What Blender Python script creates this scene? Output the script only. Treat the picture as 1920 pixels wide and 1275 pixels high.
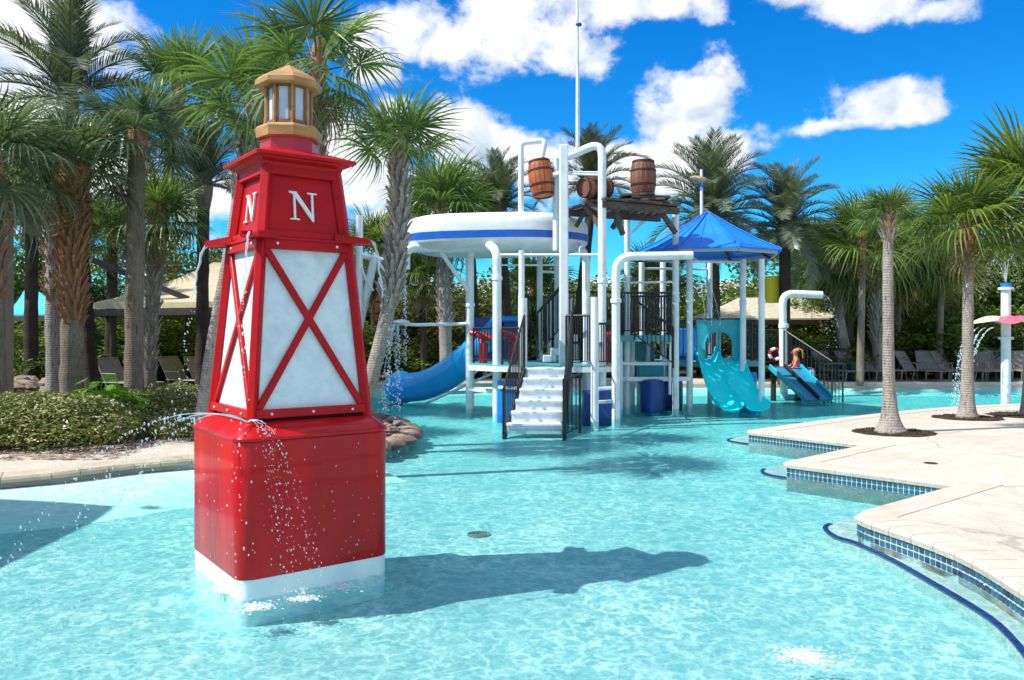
import bpy, bmesh, math, random
from mathutils import Vector, Matrix, Euler, noise as mnoise
sc = bpy.context.scene
for o in list(bpy.data.objects): bpy.data.objects.remove(o)
R = math.radians
rnd = random.Random(7)

# ------------------------------------------------------------------ camera
EYE = 1.6; F = 1500.0; CX = 960.0; HY = 620.0
cam_d = bpy.data.cameras.new('camera'); cam = bpy.data.objects.new('camera', cam_d)
sc.collection.objects.link(cam); sc.camera = cam
cam.location = (0, 0, EYE); cam.rotation_euler = (R(90), 0, 0)
cam_d.sensor_width = 36; cam_d.lens = 36*F/1920; cam_d.shift_y = -(637.5-HY)/1920
cam_d.clip_start = 0.05; cam_d.clip_end = 2000

# ------------------------------------------------------------------ sky, sun, exposure
SUN_EL = 49.5
sun_h = Vector((-0.964, -0.264)).normalized()
to_sun = Vector((sun_h.x*math.cos(R(SUN_EL)), sun_h.y*math.cos(R(SUN_EL)), math.sin(R(SUN_EL))))
sl = bpy.data.lights.new('sun', 'SUN'); sl.energy = 3.8; sl.angle = R(0.5); sl.color = (1.0, 0.955, 0.88)
so = bpy.data.objects.new('sun', sl); sc.collection.objects.link(so)
so.rotation_euler = (-to_sun).to_track_quat('-Z', 'Y').to_euler(); so.location = (-20, -5, 25)
world = bpy.data.worlds.new('World'); sc.world = world; world.use_nodes = True

class NT:
    """tiny node helper"""
    def __init__(s, tree): s.t = tree; s.n = tree.nodes; s.l = tree.links
    def new(s, typ, **kw):
        n = s.n.new(typ)
        for k, v in kw.items():
            if k.startswith('_'): setattr(n, k[1:], v)
        return n
    def set(s, sock, v):
        if isinstance(v, bpy.types.NodeSocket): s.l.new(v, sock)
        elif v is not None:
            try: sock.default_value = v
            except Exception: sock.default_value = (*v, 1.0)
    def math(s, op, a, b=None, c=None, clamp=False):
        n = s.n.new('ShaderNodeMath'); n.operation = op; n.use_clamp = clamp
        s.set(n.inputs[0], a)
        if b is not None: s.set(n.inputs[1], b)
        if c is not None: s.set(n.inputs[2], c)
        return n.outputs[0]
    def vmath(s, op, a, b=None, out=0):
        n = s.n.new('ShaderNodeVectorMath'); n.operation = op
        s.set(n.inputs[0], a)
        if b is not None: s.set(n.inputs[1], b)
        return n.outputs[out]
    def mixc(s, f, a, b, blend='MIX'):
        n = s.n.new('ShaderNodeMix'); n.data_type = 'RGBA'; n.blend_type = blend
        s.set(n.inputs[0], f); s.set(n.inputs[6], (*a, 1) if isinstance(a, tuple) and len(a) == 3 else a)
        s.set(n.inputs[7], (*b, 1) if isinstance(b, tuple) and len(b) == 3 else b)
        return n.outputs[2]
    def noise(s, vec, scale, detail=4, rough=0.5, dist=0.0):
        n = s.n.new('ShaderNodeTexNoise'); s.set(n.inputs['Vector'], vec)
        n.inputs['Scale'].default_value = scale; n.inputs['Detail'].default_value = detail
        n.inputs['Roughness'].default_value = rough; n.inputs['Distortion'].default_value = dist
        return n.outputs['Fac']
    def ramp(s, f, a, b, c0=0.0, c1=1.0, smooth=True):
        n = s.n.new('ShaderNodeMapRange'); n.interpolation_type = 'SMOOTHSTEP' if smooth else 'LINEAR'
        s.set(n.inputs[0], f)
        for i, v in enumerate((a, b, c0, c1)): n.inputs[i+1].default_value = v
        return n.outputs[0]
    def mapping(s, vec, scale=(1,1,1), rot=(0,0,0), loc=(0,0,0)):
        n = s.n.new('ShaderNodeMapping'); s.set(n.inputs[0], vec)
        n.inputs['Scale'].default_value = scale; n.inputs['Rotation'].default_value = rot; n.inputs['Location'].default_value = loc
        return n.outputs[0]

def build_world():
    N = NT(world.node_tree); N.n.clear()
    out = N.new('ShaderNodeOutputWorld'); bg = N.new('ShaderNodeBackground')
    N.l.new(bg.outputs[0], out.inputs[0])
    sky = N.new('ShaderNodeTexSky'); sky.sky_type = 'NISHITA'; sky.sun_disc = False
    sky.sun_elevation = R(SUN_EL); sky.sun_rotation = math.atan2(sun_h.x, sun_h.y) % (2*math.pi)
    sky.air_density = 1.0; sky.dust_density = 0.3; sky.ozone_density = 2.0; sky.altitude = 0
    d = N.new('ShaderNodeTexCoord').outputs['Generated']
    sat = N.new('ShaderNodeHueSaturation'); sat.inputs['Saturation'].default_value = 1.5
    sat.inputs['Value'].default_value = 1.0
    N.l.new(sky.outputs[0], sat.inputs['Color'])
    blue = N.mixc(1.0, sat.outputs[0], (0.20, 0.88, 1.14), 'MULTIPLY')
    sc_ = N.new('ShaderNodeVectorMath'); sc_.operation = 'SCALE'; N.l.new(blue, sc_.inputs[0]); sc_.inputs[3].default_value = 1.0
    # cumulus: soft ellipses given as directions, broken up by fractal noise
    blobs = [(70,60,150,95),(20,250,120,160),(180,330,150,90),
             (770,40,75,48),(850,80,60,40),(960,55,120,78),(1060,70,90,62),(1150,12,110,40),(1260,10,80,32),
             (1315,165,76,60),(1285,230,80,70),(1330,280,80,50),
             (1640,190,110,46),(1560,232,60,20),(1720,195,55,30),
             (1650,2,150,36),(1760,15,60,30),(1510,-10,60,25),
             (690,120,45,45),(690,300,140,110),(860,262,100,62),(940,300,120,70),(760,350,180,60),(1060,290,70,42),(1160,305,120,50),(1240,330,90,40),
             (400,370,90,60),(1000,545,260,26),(1350,550,200,22),(60,500,200,30),(1880,420,50,18),(560,470,200,40)]
    acc = None
    for (px, py, rx, ry) in blobs:
        c = Vector(((px-CX)/F, 1.0, (HY-py)/F)); L = c.length; c.normalize()
        s = F*L
        diff = N.vmath('SUBTRACT', d, tuple(c))
        q = N.vmath('MULTIPLY', diff, (s/rx/1.15, s/rx*0.6, s/ry/1.12))
        l = N.vmath('LENGTH', q, out=1)
        v = N.math('SUBTRACT', 1.0, l)
        acc = v if acc is None else N.math('SMOOTH_MAX', acc, v, 0.25)
    # clouds out of view, their cover thickened to whiten the ambient light
    elsewhere = N.noise(N.mapping(d, (1, 1, 1.8)), 3.1, 3, 0.5)
    sep = N.new('ShaderNodeSeparateXYZ'); N.l.new(d, sep.inputs[0])
    front = N.ramp(sep.outputs['Y'], 0.55, 0.78)
    e = N.math('SUBTRACT', N.math('MULTIPLY', N.math('SUBTRACT', elsewhere, 0.45), 7.0), N.math('MULTIPLY', front, 6.0))
    acc = N.math('MAXIMUM', acc, e)
    acc = N.math('MAXIMUM', acc, -1.6)
    dz = N.mapping(d, (1, 1, 1.25))
    n1 = N.noise(dz, 13.0, 9, 0.60, 0.15)
    so_ = N.vmath('ADD', dz, (-0.022, 0.0, 0.026))
    n2 = N.noise(so_, 10.0, 5, 0.55, 0.15)
    n1b = N.noise(dz, 10.0, 5, 0.55, 0.15)
    dens = N.math('ADD', acc, N.math('MULTIPLY', N.math('SUBTRACT', n1, 0.5), 3.0))
    mask = N.ramp(dens, -0.10, 0.62)
    wisp = N.noise(N.mapping(d, (1, 1, 2.2)), 24.0, 6, 0.7)
    mask = N.math('MULTIPLY', mask, N.ramp(N.math('ADD', wisp, N.math('MULTIPLY', mask, 0.6)), 0.35, 0.75))
    relief = N.math('MULTIPLY', N.math('SUBTRACT', n1b, n2), 4.5)
    core = N.ramp(dens, 0.5, 1.9)
    b = N.math('SUBTRACT', N.math('ADD', 0.92, N.math('MULTIPLY', relief, 0.8)), N.math('MULTIPLY', core, 0.16))
    b = N.math('MINIMUM', N.math('MAXIMUM', b, 0.0), 1.0)
    ccol = N.mixc(b, (2.6, 3.5, 4.5), (6.3, 6.4, 6.5))
    col = N.mixc(mask, sc_.outputs[0], ccol)
    N.l.new(col, bg.inputs[0]); bg.inputs[1].default_value = 0.10
build_world()
world.cycles.sampling_method = 'MANUAL'; world.cycles.sample_map_resolution = 512
sc.view_settings.view_transform = 'Standard'; sc.view_settings.look = 'None'
sc.view_settings.exposure = 0.80; sc.view_settings.gamma = 1.0; sc.view_settings.use_curve_mapping = False
sc.cycles.max_bounces = 6; sc.cycles.transparent_max_bounces = 12; sc.cycles.caustics_reflective = False; sc.cycles.caustics_refractive = False
sc.cycles.use_denoising = True

# ------------------------------------------------------------------ helpers
def W(px, d, py=None, z=None):
    """pixel of the photograph + distance -> place in the world"""
    x = (px-CX)/F*d
    if z is None: z = EYE+(HY-py)/F*d
    return Vector((x, d, z))
def G(px, py, z=0.0):
    """pixel of the photograph on the level z"""
    d = (EYE-z)*F/(py-HY)
    return Vector(((px-CX)/F*d, d, z))

def tag(o, label=None, cat=None, group=None, kind=None):
    if label: o['label'] = label
    if cat: o['category'] = cat
    if group: o['group'] = group
    if kind: o['kind'] = kind
    return o
def thing(name, label, cat, loc=(0,0,0), rz=0.0, group=None):
    o = bpy.data.objects.new(name, None); sc.collection.objects.link(o)
    o.location = loc; o.rotation_euler = (0, 0, rz); o.empty_display_size = 0.1
    return tag(o, label, cat, group)

class MB:
    def __init__(s): s.v = []; s.f = []
    def __bool__(s): return True
    def add(s, vs, fs):
        b = len(s.v); s.v += [Vector(v) for v in vs]; s.f += [tuple(i+b for i in f) for f in fs]; return s
    def box(s, c, size, rot=None, bev=0.0):
        hx, hy, hz = (abs(q)/2 for q in size); c = Vector(c)
        M = rot if rot is not None else Matrix.Identity(3)
        if bev <= 0:
            vs = [Vector((x*hx, y*hy, z*hz)) for x in (-1,1) for y in (-1,1) for z in (-1,1)]
            fs = [(0,1,3,2),(4,6,7,5),(0,4,5,1),(2,3,7,6),(0,2,6,4),(1,5,7,3)]
        else:
            b = min(bev, hx*.9, hy*.9, hz*.9); vs = []; idx = {}
            for x in (-1,1):
                for y in (-1,1):
                    for z in (-1,1):
                        for a in range(3):
                            p = [x*(hx-b), y*(hy-b), z*(hz-b)]; p[a] = (x*hx, y*hy, z*hz)[a]
                            idx[(x,y,z,a)] = len(vs); vs.append(Vector(p))
            fs = []
            for a in range(3):
                o1, o2 = [(1,2),(2,0),(0,1)][a]
                for sg in (-1,1):
                    q = []
                    for (u, w) in ((-1,-1),(1,-1),(1,1),(-1,1)):
                        k = [0,0,0]; k[a] = sg; k[o1] = u; k[o2] = w; q.append(idx[(*k, a)])
                    fs.append(tuple(q if sg > 0 else q[::-1]))
            for a in range(3):           # edges parallel to axis a
                o1, o2 = [(1,2),(2,0),(0,1)][a]
                for u in (-1,1):
                    for w in (-1,1):
                        def K(t, ax):
                            k = [0,0,0]; k[a] = t; k[o1] = u; k[o2] = w; return idx[(*k, ax)]
                        q = (K(-1,o1), K(1,o1), K(1,o2), K(-1,o2))
                        fs.append(q if u*w < 0 else q[::-1])
            for x in (-1,1):
                for y in (-1,1):
                    for z in (-1,1):
                        q = (idx[(x,y,z,0)], idx[(x,y,z,1)], idx[(x,y,z,2)])
                        fs.append(q if x*y*z > 0 else q[::-1])
        return s.add([c+M@v for v in vs], fs)
    def tube(s, path, r, n=12, cap=True, squash=None, up=None):
        path = [Vector(p) for p in path]; m = len(path)
        rr = r if isinstance(r, (list, tuple)) else [r]*m
        b = len(s.v); t0 = (path[1]-path[0]).normalized()
        ref = Vector(up) if up else (Vector((0,0,1)) if abs(t0.z) < 0.9 else Vector((1,0,0)))
        u = ref.cross(t0).normalized()
        for i, p in enumerate(path):
            if i == 0: t = path[1]-path[0]
            elif i == m-1: t = path[-1]-path[-2]
            else: t = (path[i+1]-path[i]).normalized()+(path[i]-path[i-1]).normalized()
            t.normalize()
            u = (u-t*u.dot(t))
            u = u.normalized() if u.length > 1e-6 else t.orthogonal().normalized()
            w = t.cross(u)
            for k in range(n):
                a = 2*math.pi*k/n
                s.v.append(p+(u*math.cos(a)+w*math.sin(a)*(squash or 1.0))*rr[i])
        for i in range(m-1):
            for k in range(n):
                k2 = (k+1) % n
                s.f.append((b+i*n+k, b+i*n+k2, b+(i+1)*n+k2, b+(i+1)*n+k))
        if cap:
            s.f.append(tuple(b+k for k in range(n))[::-1]); s.f.append(tuple(b+(m-1)*n+k for k in range(n)))
        return s
    def lathe(s, prof, c=(0,0,0), n=24, M=None, cap=True, a0=0.0):
        c = Vector(c); b = len(s.v)
        for (r, z) in prof:
            for k in range(n):
                a = a0+2*math.pi*k/n; v = Vector((r*math.cos(a), r*math.sin(a), z))
                s.v.append(c+(M@v if M is not None else v))
        for i in range(len(prof)-1):
            for k in range(n):
                k2 = (k+1) % n
                s.f.append((b+i*n+k, b+i*n+k2, b+(i+1)*n+k2, b+(i+1)*n+k))
        if cap:
            s.f.append(tuple(b+k for k in range(n))[::-1]); s.f.append(tuple(b+(len(prof)-1)*n+k for k in range(n)))
        return s
    def prism(s, poly, z0, z1, M=None):
        """closed polygon (x,y) extruded z0..z1, optional 4x4 matrix"""
        n = len(poly); vs = [Vector((x, y, z0)) for x, y in poly]+[Vector((x, y, z1)) for x, y in poly]
        area = sum(poly[i][0]*poly[(i+1) % n][1]-poly[(i+1) % n][0]*poly[i][1] for i in range(n))
        fs = [tuple(range(n))[::-1], tuple(range(n, 2*n))]+[(i, (i+1) % n, n+(i+1) % n, n+i) for i in range(n)]
        if area < 0: fs = [f[::-1] for f in fs]
        if M is not None: vs = [M@v for v in vs]
        return s.add(vs, fs)
    def quad(s, a, b, c, d): return s.add([a, b, c, d], [(0,1,2,3)])
    def blob(s, c, r, n=8, m=5, jit=0.0, rg=rnd):
        prof = []; b = len(s.v); c = Vector(c); r = Vector(r) if not isinstance(r, (int, float)) else Vector((r, r, r))
        s.v.append(c+Vector((0,0,-r.z)))
        for i in range(1, m):
            ph = -math.pi/2+math.pi*i/m
            for k in range(n):
                a = 2*math.pi*k/n; j = 1+rg.uniform(-jit, jit)
                s.v.append(c+Vector((r.x*math.cos(ph)*math.cos(a)*j, r.y*math.cos(ph)*math.sin(a)*j, r.z*math.sin(ph)*j)))
        s.v.append(c+Vector((0,0,r.z))); e = len(s.v)-1
        for k in range(n): s.f.append((b, b+1+(k+1) % n, b+1+k))
        for i in range(m-2):
            for k in range(n):
                k2 = (k+1) % n; q = b+1+i*n
                s.f.append((q+k, q+k2, q+n+k2, q+n+k))
        for k in range(n): s.f.append((b+1+(m-2)*n+k, b+1+(m-2)*n+(k+1) % n, e))
        return s
    def mesh(s, name, mat, smooth=False, angle=35, off=None):
        me = bpy.data.meshes.new(name)
        me.from_pydata([(v-off) if off else v for v in s.v], [], s.f)
        if mat: me.materials.append(mat)
        if smooth:
            me.polygons.foreach_set('use_smooth', [True]*len(me.polygons))
            me.update()
            if angle < 179: me.set_sharp_from_angle(angle=R(angle))
        me.update(); return me
    def build(s, name, mat, parent=None, smooth=False, angle=35, world=True, kind=None, label=None):
        off = Vector((0,0,0))
        if parent is not None and world:
            p = parent
            while p: off += Vector(p.location); p = p.parent
        loc = None
        if parent is None and world and s.v:
            xs = [v.x for v in s.v]; ys = [v.y for v in s.v]; zs = [v.z for v in s.v]
            off = Vector(((min(xs)+max(xs))/2, (min(ys)+max(ys))/2, min(zs))); loc = off.copy()
        o = bpy.data.objects.new(name, s.mesh(name, mat, smooth, angle, off if off.length else None))
        sc.collection.objects.link(o)
        if loc: o.location = loc
        if parent: o.parent = parent
        if kind: o['kind'] = kind
        if label: o['label'] = label
        return o
def inst(name, me, parent, loc, rot=(0,0,0), scale=(1,1,1)):
    o = bpy.data.objects.new(name, me); sc.collection.objects.link(o); o.parent = parent
    o.location = loc; o.rotation_euler = rot; o.scale = scale if isinstance(scale, (tuple, list)) else (scale,)*3
    return o
def copy_tree(o, parent=None):
    c = o.copy(); sc.collection.objects.link(c); c.parent = parent
    for ch in list(o.children): copy_tree(ch, c)
    return c
def rotm(ax=0, ay=0, az=0): return Euler((ax, ay, az)).to_matrix()
def frame(t, up=(0,0,1)):
    """3x3 matrix whose local X runs along t and Z as near up as can be"""
    t = Vector(t).normalized(); y = Vector(up).cross(t)
    y = y.normalized() if y.length > 1e-5 else Vector((0,1,0)); z = t.cross(y)
    return Matrix((t, y, z)).transposed()
def beam(mb, a, b, w, h, bev=0.0):
    a, b = Vector(a), Vector(b); return mb.box((a+b)/2, ((b-a).length, w, h), frame(b-a), bev)
def bend(pts, r=0.25, n=6):
    """polyline with rounded corners"""
    pts = [Vector(p) for p in pts]; out = [pts[0]]
    for i in range(1, len(pts)-1):
        p = pts[i]; a = (pts[i-1]-p); b = (pts[i+1]-p); ra = min(r, a.length*.49, b.length*.49)
        A = p+a.normalized()*ra; B = p+b.normalized()*ra
        for k in range(n+1):
            t = k/n; out.append(A*(1-t)**2+p*2*t*(1-t)+B*t*t)
    out.append(pts[-1]); return out

# ------------------------------------------------------------------ materials
def mat(name, col, rough=0.5, var=None, vscale=6.0, bump=0.0, bscale=40.0, metal=0.0, spec=0.5, coat=0.0, fine=None, stretch=(1,1,1),
        trans=0.0, island=0.0, contrast=(0.35, 0.65), sheen=0.0, detail=6, dirt=None, dscale=2.0, droughness=None):
    m = bpy.data.materials.new(name); m.use_nodes = True; N = NT(m.node_tree)
    p = N.n['Principled BSDF']; p.inputs['Roughness'].default_value = rough; p.inputs['Metallic'].default_value = metal
    p.inputs['Specular IOR Level'].default_value = spec; p.inputs['Coat Weight'].default_value = coat
    p.inputs['Coat Roughness'].default_value = 0.08
    tc = N.new('ShaderNodeTexCoord').outputs['Object']; vec = N.mapping(tc, stretch)
    c = (*col, 1)
    if var: c = N.mixc(N.ramp(N.noise(vec, vscale, detail, 0.6), *contrast), col, var)
    if dirt: c = N.mixc(N.ramp(N.noise(vec, dscale, 8, 0.7), 0.52, 0.75), c, dirt)
    if island:
        g = N.new('ShaderNodeNewGeometry').outputs['Random Per Island']
        hs = N.new('ShaderNodeHueSaturation')
        N.set(hs.inputs['Value'], N.ramp(g, 0, 1, 1-island, 1+island, smooth=False)); N.set(hs.inputs['Color'], c)
        N.set(hs.inputs['Hue'], N.ramp(g, 0, 1, 0.515, 0.485, smooth=False)); c = hs.outputs[0]
    N.set(p.inputs['Base Color'], c)
    if bump:
        b = N.new('ShaderNodeBump'); b.inputs['Strength'].default_value = bump; b.inputs['Distance'].default_value = 0.02
        N.set(b.inputs['Height'], N.noise(vec, bscale, 5, 0.6)); N.l.new(b.outputs[0], p.inputs['Normal'])
    if droughness: N.set(p.inputs['Roughness'], N.ramp(N.noise(vec, vscale*2, 4, .6), .3, .7, rough, droughness))
    if trans:
        t = N.new('ShaderNodeBsdfTranslucent'); N.set(t.inputs['Color'], N.mixc(1.0, c, (1.5, 1.7, 0.8), 'MULTIPLY') if not isinstance(c, tuple) else c)
        mx = N.new('ShaderNodeMixShader'); mx.inputs[0].default_value = trans
        N.l.new(p.outputs[0], mx.inputs[1]); N.l.new(t.outputs[0], mx.inputs[2])
        N.l.new(mx.outputs[0], N.n['Material Output'].inputs[0])
    return m

M_red = mat('red_gloss_paint', (0.56, 0.003, 0.005), 0.32, var=(0.40, 0.003, 0.005), vscale=1.6, coat=0.3, spec=.2, stretch=(3,3,.35), bump=0.06, bscale=9, dirt=(0.64,0.012,0.008), dscale=3, droughness=.4)
M_red2 = mat('red_body_paint', (0.52, 0.003, 0.005), 0.4, var=(0.42, 0.003, 0.005), vscale=5, coat=0.0, spec=.25, bump=0.1, bscale=30)
M_letter = mat('white_letter_paint', (0.82, 0.78, 0.76), 0.5)
M_crim = mat('crimson_paint', (0.50, 0.004, 0.035), 0.35, var=(0.40,0.004,0.02), coat=.3)
M_white = mat('white_panel', (0.78, 0.86, 0.88), 0.55, var=(0.66, 0.76, 0.79), vscale=9, bump=0.35, bscale=120, dirt=(0.50,0.60,0.62), dscale=3)
M_foot = mat('white_foot', (0.80, 0.84, 0.84), 0.5, var=(0.62, 0.76, 0.78), vscale=4)
M_ochre = mat('ochre_wood', (0.48, 0.27, 0.095), 0.6, var=(0.36, 0.18, 0.055), vscale=7, stretch=(1,1,4), bump=0.2, bscale=60)
M_ochre_d = mat('ochre_mullion', (0.20, 0.085, 0.03), 0.55, var=(0.30,0.14,0.05), vscale=6, bump=0.1)
M_frost = mat('frosted_pane', (0.62, 0.66, 0.74), 0.18, var=(0.48, 0.53, 0.62), vscale=5, coat=.5)
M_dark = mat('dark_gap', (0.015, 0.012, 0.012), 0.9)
M_pole = mat('white_pole_paint', (0.80, 0.86, 0.88), 0.35, var=(0.68, 0.77, 0.80), vscale=3, coat=0.2, bump=.03, dirt=(0.55,0.60,0.60), dscale=1.5)
M_boat = mat('boat_white', (0.82, 0.85, 0.86), 0.35, var=(0.70, 0.76, 0.78), vscale=2.5, dirt=(0.58,0.60,0.58), dscale=2.2, bump=.05)
M_stripe = mat('blue_stripe', (0.006, 0.11, 0.52), 0.35, var=(0.008,0.13,0.58))
M_roof = mat('blue_roof_sheet', (0.002, 0.22, 0.82), 0.5, var=(0.002, 0.17, 0.72), vscale=4, bump=.06, bscale=12)
M_roof_in = mat('roof_lining', (0.50, 0.54, 0.58), 0.6)
M_black = mat('black_rail_paint', (0.012, 0.014, 0.018), 0.4)
M_barrel = mat('orange_barrel_wood', (0.46, 0.12, 0.022), 0.5, var=(0.26, 0.065, 0.016), vscale=3.5, stretch=(6,6,.8), bump=0.3, bscale=25, island=.25)
M_barrel_d = mat('brown_barrel_wood', (0.24, 0.088, 0.045), 0.6, var=(0.12, 0.05, 0.03), vscale=3.5, stretch=(6,6,.8), bump=0.3, bscale=25, island=.2)
M_hoop = mat('barrel_hoop', (0.05, 0.028, 0.022), 0.5, metal=.4)
M_plank = mat('weathered_plank', (0.15, 0.11, 0.085), 0.8, var=(0.07, 0.052, 0.042), vscale=4, stretch=(.6,5,5), bump=0.5, bscale=20)
M_slideb = mat('blue_slide_plastic', (0.002, 0.46, 0.95), 0.35, var=(0.002, 0.38, 0.90), vscale=2, coat=.4)
M_slidet = mat('turquoise_slide_plastic', (0.003, 0.84, 0.88), 0.5, spec=.25, var=(0.004,0.76,0.82), vscale=2, coat=.1)
M_panelt = mat('turquoise_panel', (0.008, 0.40, 0.48), 0.4, var=(0.008, 0.34, 0.44))
M_blue = mat('blue_panel', (0.003, 0.24, 0.74), 0.35, var=(0.003, 0.19, 0.64), vscale=2)
M_navy = mat('navy_tank', (0.005, 0.04, 0.20), 0.35, var=(0.006,0.06,0.28), vscale=3)
M_teal = mat('teal_deck', (0.10, 0.42, 0.46), 0.5, var=(0.07,0.34,0.38))
M_step = mat('white_step', (0.76, 0.82, 0.84), 0.5, var=(0.62, 0.70, 0.74), vscale=8, bump=.2, bscale=90)
M_cred = mat('red_cannon', (0.50, 0.008, 0.014), 0.3, coat=.3)
M_beige = mat('beige_shade_cloth', (0.66, 0.58, 0.40), 0.85, var=(0.60, 0.51, 0.34), vscale=3, bump=.3, bscale=90, trans=.25)
M_grey_c = mat('pale_shade_cloth', (0.66, 0.60, 0.46), 0.85, var=(0.56, 0.51, 0.39), vscale=5, bump=.3, bscale=90, trans=.2)
M_bronze = mat('dark_bronze', (0.035, 0.022, 0.016), 0.5)
M_skyc = mat('sky_blue_cloth', (0.02, 0.38, 0.62), 0.7)
M_yel = mat('yellow_bucket', (0.75, 0.58, 0.02), 0.4)
M_pink = mat('pink_petal', (0.72, 0.13, 0.20), 0.35, var=(0.66,0.10,0.16))
M_yell = mat('pale_yellow_petal', (0.80, 0.68, 0.24), 0.4, var=(0.82,0.80,0.62), vscale=3)
M_sling = mat('grey_sling', (0.25, 0.225, 0.205), 0.8, var=(0.19,0.17,0.155), vscale=9, bump=.2, bscale=120)
M_frame = mat('lounger_frame', (0.24, 0.21, 0.18), 0.45)
M_green = mat('green_bin', (0.01, 0.10, 0.06), 0.5)
M_skin = mat('skin', (0.48, 0.21, 0.12), 0.5, var=(0.42,0.17,0.10), vscale=3)
M_hair = mat('blond_hair', (0.36, 0.17, 0.05), 0.6, var=(0.50,0.28,0.09), vscale=14, stretch=(4,4,.5), bump=.5, bscale=40)
M_suit = mat('pink_swimsuit', (0.75, 0.04, 0.16), 0.6, var=(0.85,0.25,0.30), vscale=14)
M_bluep = mat('bright_blue_plastic', (0.01, 0.18, 0.60), 0.35)
M_bwhite = mat('white_plastic', (0.8, 0.82, 0.84), 0.35)
M_deck = mat('cream_deck', (0.58, 0.53, 0.445), 0.85, var=(0.50, 0.455, 0.38), vscale=1.2, bump=0.6, bscale=26, detail=10, dirt=(0.48, 0.43, 0.35), dscale=.9)
def stamped(m):
    # trowelled swirls and hairline cracks of the textured concrete
    N = NT(m.node_tree); p = N.n['Principled BSDF']; tc = N.new('ShaderNodeTexCoord').outputs['Object']
    wv = N.new('ShaderNodeTexWave'); wv.wave_type = 'RINGS'; wv.rings_direction = 'Z'; N.set(wv.inputs['Vector'], N.mapping(tc, (1, 1.6, 1), (0, 0, .5)))
    wv.inputs['Scale'].default_value = .9; wv.inputs['Distortion'].default_value = 14; wv.inputs['Detail'].default_value = 6; wv.inputs['Detail Scale'].default_value = .8; wv.inputs['Detail Roughness'].default_value = .7
    vo = N.new('ShaderNodeTexVoronoi'); vo.feature = 'DISTANCE_TO_EDGE'; vo.inputs['Scale'].default_value = .42
    w2 = N.new('ShaderNodeTexNoise'); N.set(w2.inputs['Vector'], tc); w2.inputs['Scale'].default_value = 1.6; w2.inputs['Detail'].default_value = 6
    v3 = N.new('ShaderNodeMix'); v3.data_type = 'VECTOR'; v3.inputs[0].default_value = .35; N.set(v3.inputs[4], tc); N.set(v3.inputs[5], w2.outputs['Color']); N.set(vo.inputs['Vector'], v3.outputs[1])
    crack = N.ramp(vo.outputs['Distance'], .006, .0)
    old = p.inputs['Base Color'].links[0].from_socket
    c = N.mixc(N.math('MULTIPLY', N.ramp(wv.outputs['Fac'], .55, 1.0), .18), old, (.36, .31, .24)); c = N.mixc(N.math('MULTIPLY', crack, .45), c, (.20, .17, .13)); N.set(p.inputs['Base Color'], c)
    b0 = p.inputs['Normal'].links[0].from_node
    b = N.new('ShaderNodeBump'); b.inputs['Strength'].default_value = .5; b.inputs['Distance'].default_value = .012
    N.set(b.inputs['Height'], N.math('SUBTRACT', wv.outputs['Fac'], crack)); N.l.new(b0.outputs[0], b.inputs['Normal']); N.l.new(b.outputs[0], p.inputs['Normal'])
stamped(M_deck)
M_cope = mat('tan_coping_stone', (0.58, 0.51, 0.42), 0.8, var=(0.53, 0.455, 0.37), vscale=3, bump=0.5, bscale=34, dirt=(0.42,0.35,0.27), dscale=2.6)
M_cope_l = mat('mossy_coping_stone', (0.52, 0.45, 0.34), 0.85, var=(0.42, 0.36, 0.26), vscale=3, bump=0.6, bscale=24, dirt=(0.16,0.14,0.07), dscale=2.2)
M_soil = mat('soil', (0.075, 0.048, 0.03), 0.95, var=(0.035, 0.022, 0.015), vscale=16, bump=1.0, bscale=50, detail=8)
M_tile = mat('blue_pool_tile', (0.012, 0.065, 0.13), 0.2, var=(0.025, 0.12, 0.19), vscale=4.5, coat=.5)
M_tile2 = mat('navy_pool_tile', (0.008, 0.035, 0.085), 0.2, coat=.5)
M_nose = mat('blue_nosing_tile', (0.003, 0.03, 0.20), 0.4, var=(0.003,0.02,0.14), vscale=12)
M_grout = mat('white_grout', (0.78, 0.82, 0.80), 0.8)
M_rock = mat('warm_rock', (0.30, 0.23, 0.17), 0.85, var=(0.14, 0.10, 0.08), vscale=4, bump=0.8, bscale=14)
M_stone = mat('building_stone', (0.42, 0.37, 0.30), 0.85, var=(0.34,0.30,0.25), vscale=5, bump=.3)
def leafmat(name, a, b, t=0.3, isl=.35, rough=.45, sc_=1.2):
    return mat(name, a, rough if 'tree' not in name else .7, var=b, vscale=sc_, island=isl, trans=t, contrast=(.3,.7), spec=.4 if 'tree' not in name else .15)
M_fan = leafmat('sabal_leaf', (0.090, 0.160, 0.035), (0.150, 0.205, 0.065), .30, .4)
M_fan_y = leafmat('yellow_green_sabal_leaf', (0.100, 0.165, 0.028), (0.165, 0.200, 0.040), .38, .4)  # yellower green that some sabal crowns have of their own
M_fan_d = leafmat('grey_green_sabal_leaf', (0.085, 0.140, 0.060), (0.165, 0.205, 0.125), .22, .4, rough=.35)
M_pin = leafmat('date_palm_leaf', (0.095, 0.130, 0.080), (0.165, 0.190, 0.140), .2, .4, rough=.35)
M_pin_d = leafmat('dark_date_palm_leaf', (0.070, 0.090, 0.050), (0.130, 0.135, 0.085), .18, .4, rough=.4)
M_dead = leafmat('dry_palm_leaf', (0.22, 0.14, 0.07), (0.30, 0.20, 0.11), .2, .3)
M_tree = leafmat('tree_leaf', (0.075, 0.135, 0.022), (0.150, 0.185, 0.035), .30, .5, sc_=.5)
M_tree_d = leafmat('dark_tree_leaf', (0.060, 0.110, 0.026), (0.115, 0.165, 0.042), .2, .5, sc_=.5)
M_tree_o = leafmat('olive_tree_leaf', (0.075, 0.085, 0.025), (0.120, 0.105, 0.040), .25, .5, sc_=.5)
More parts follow.
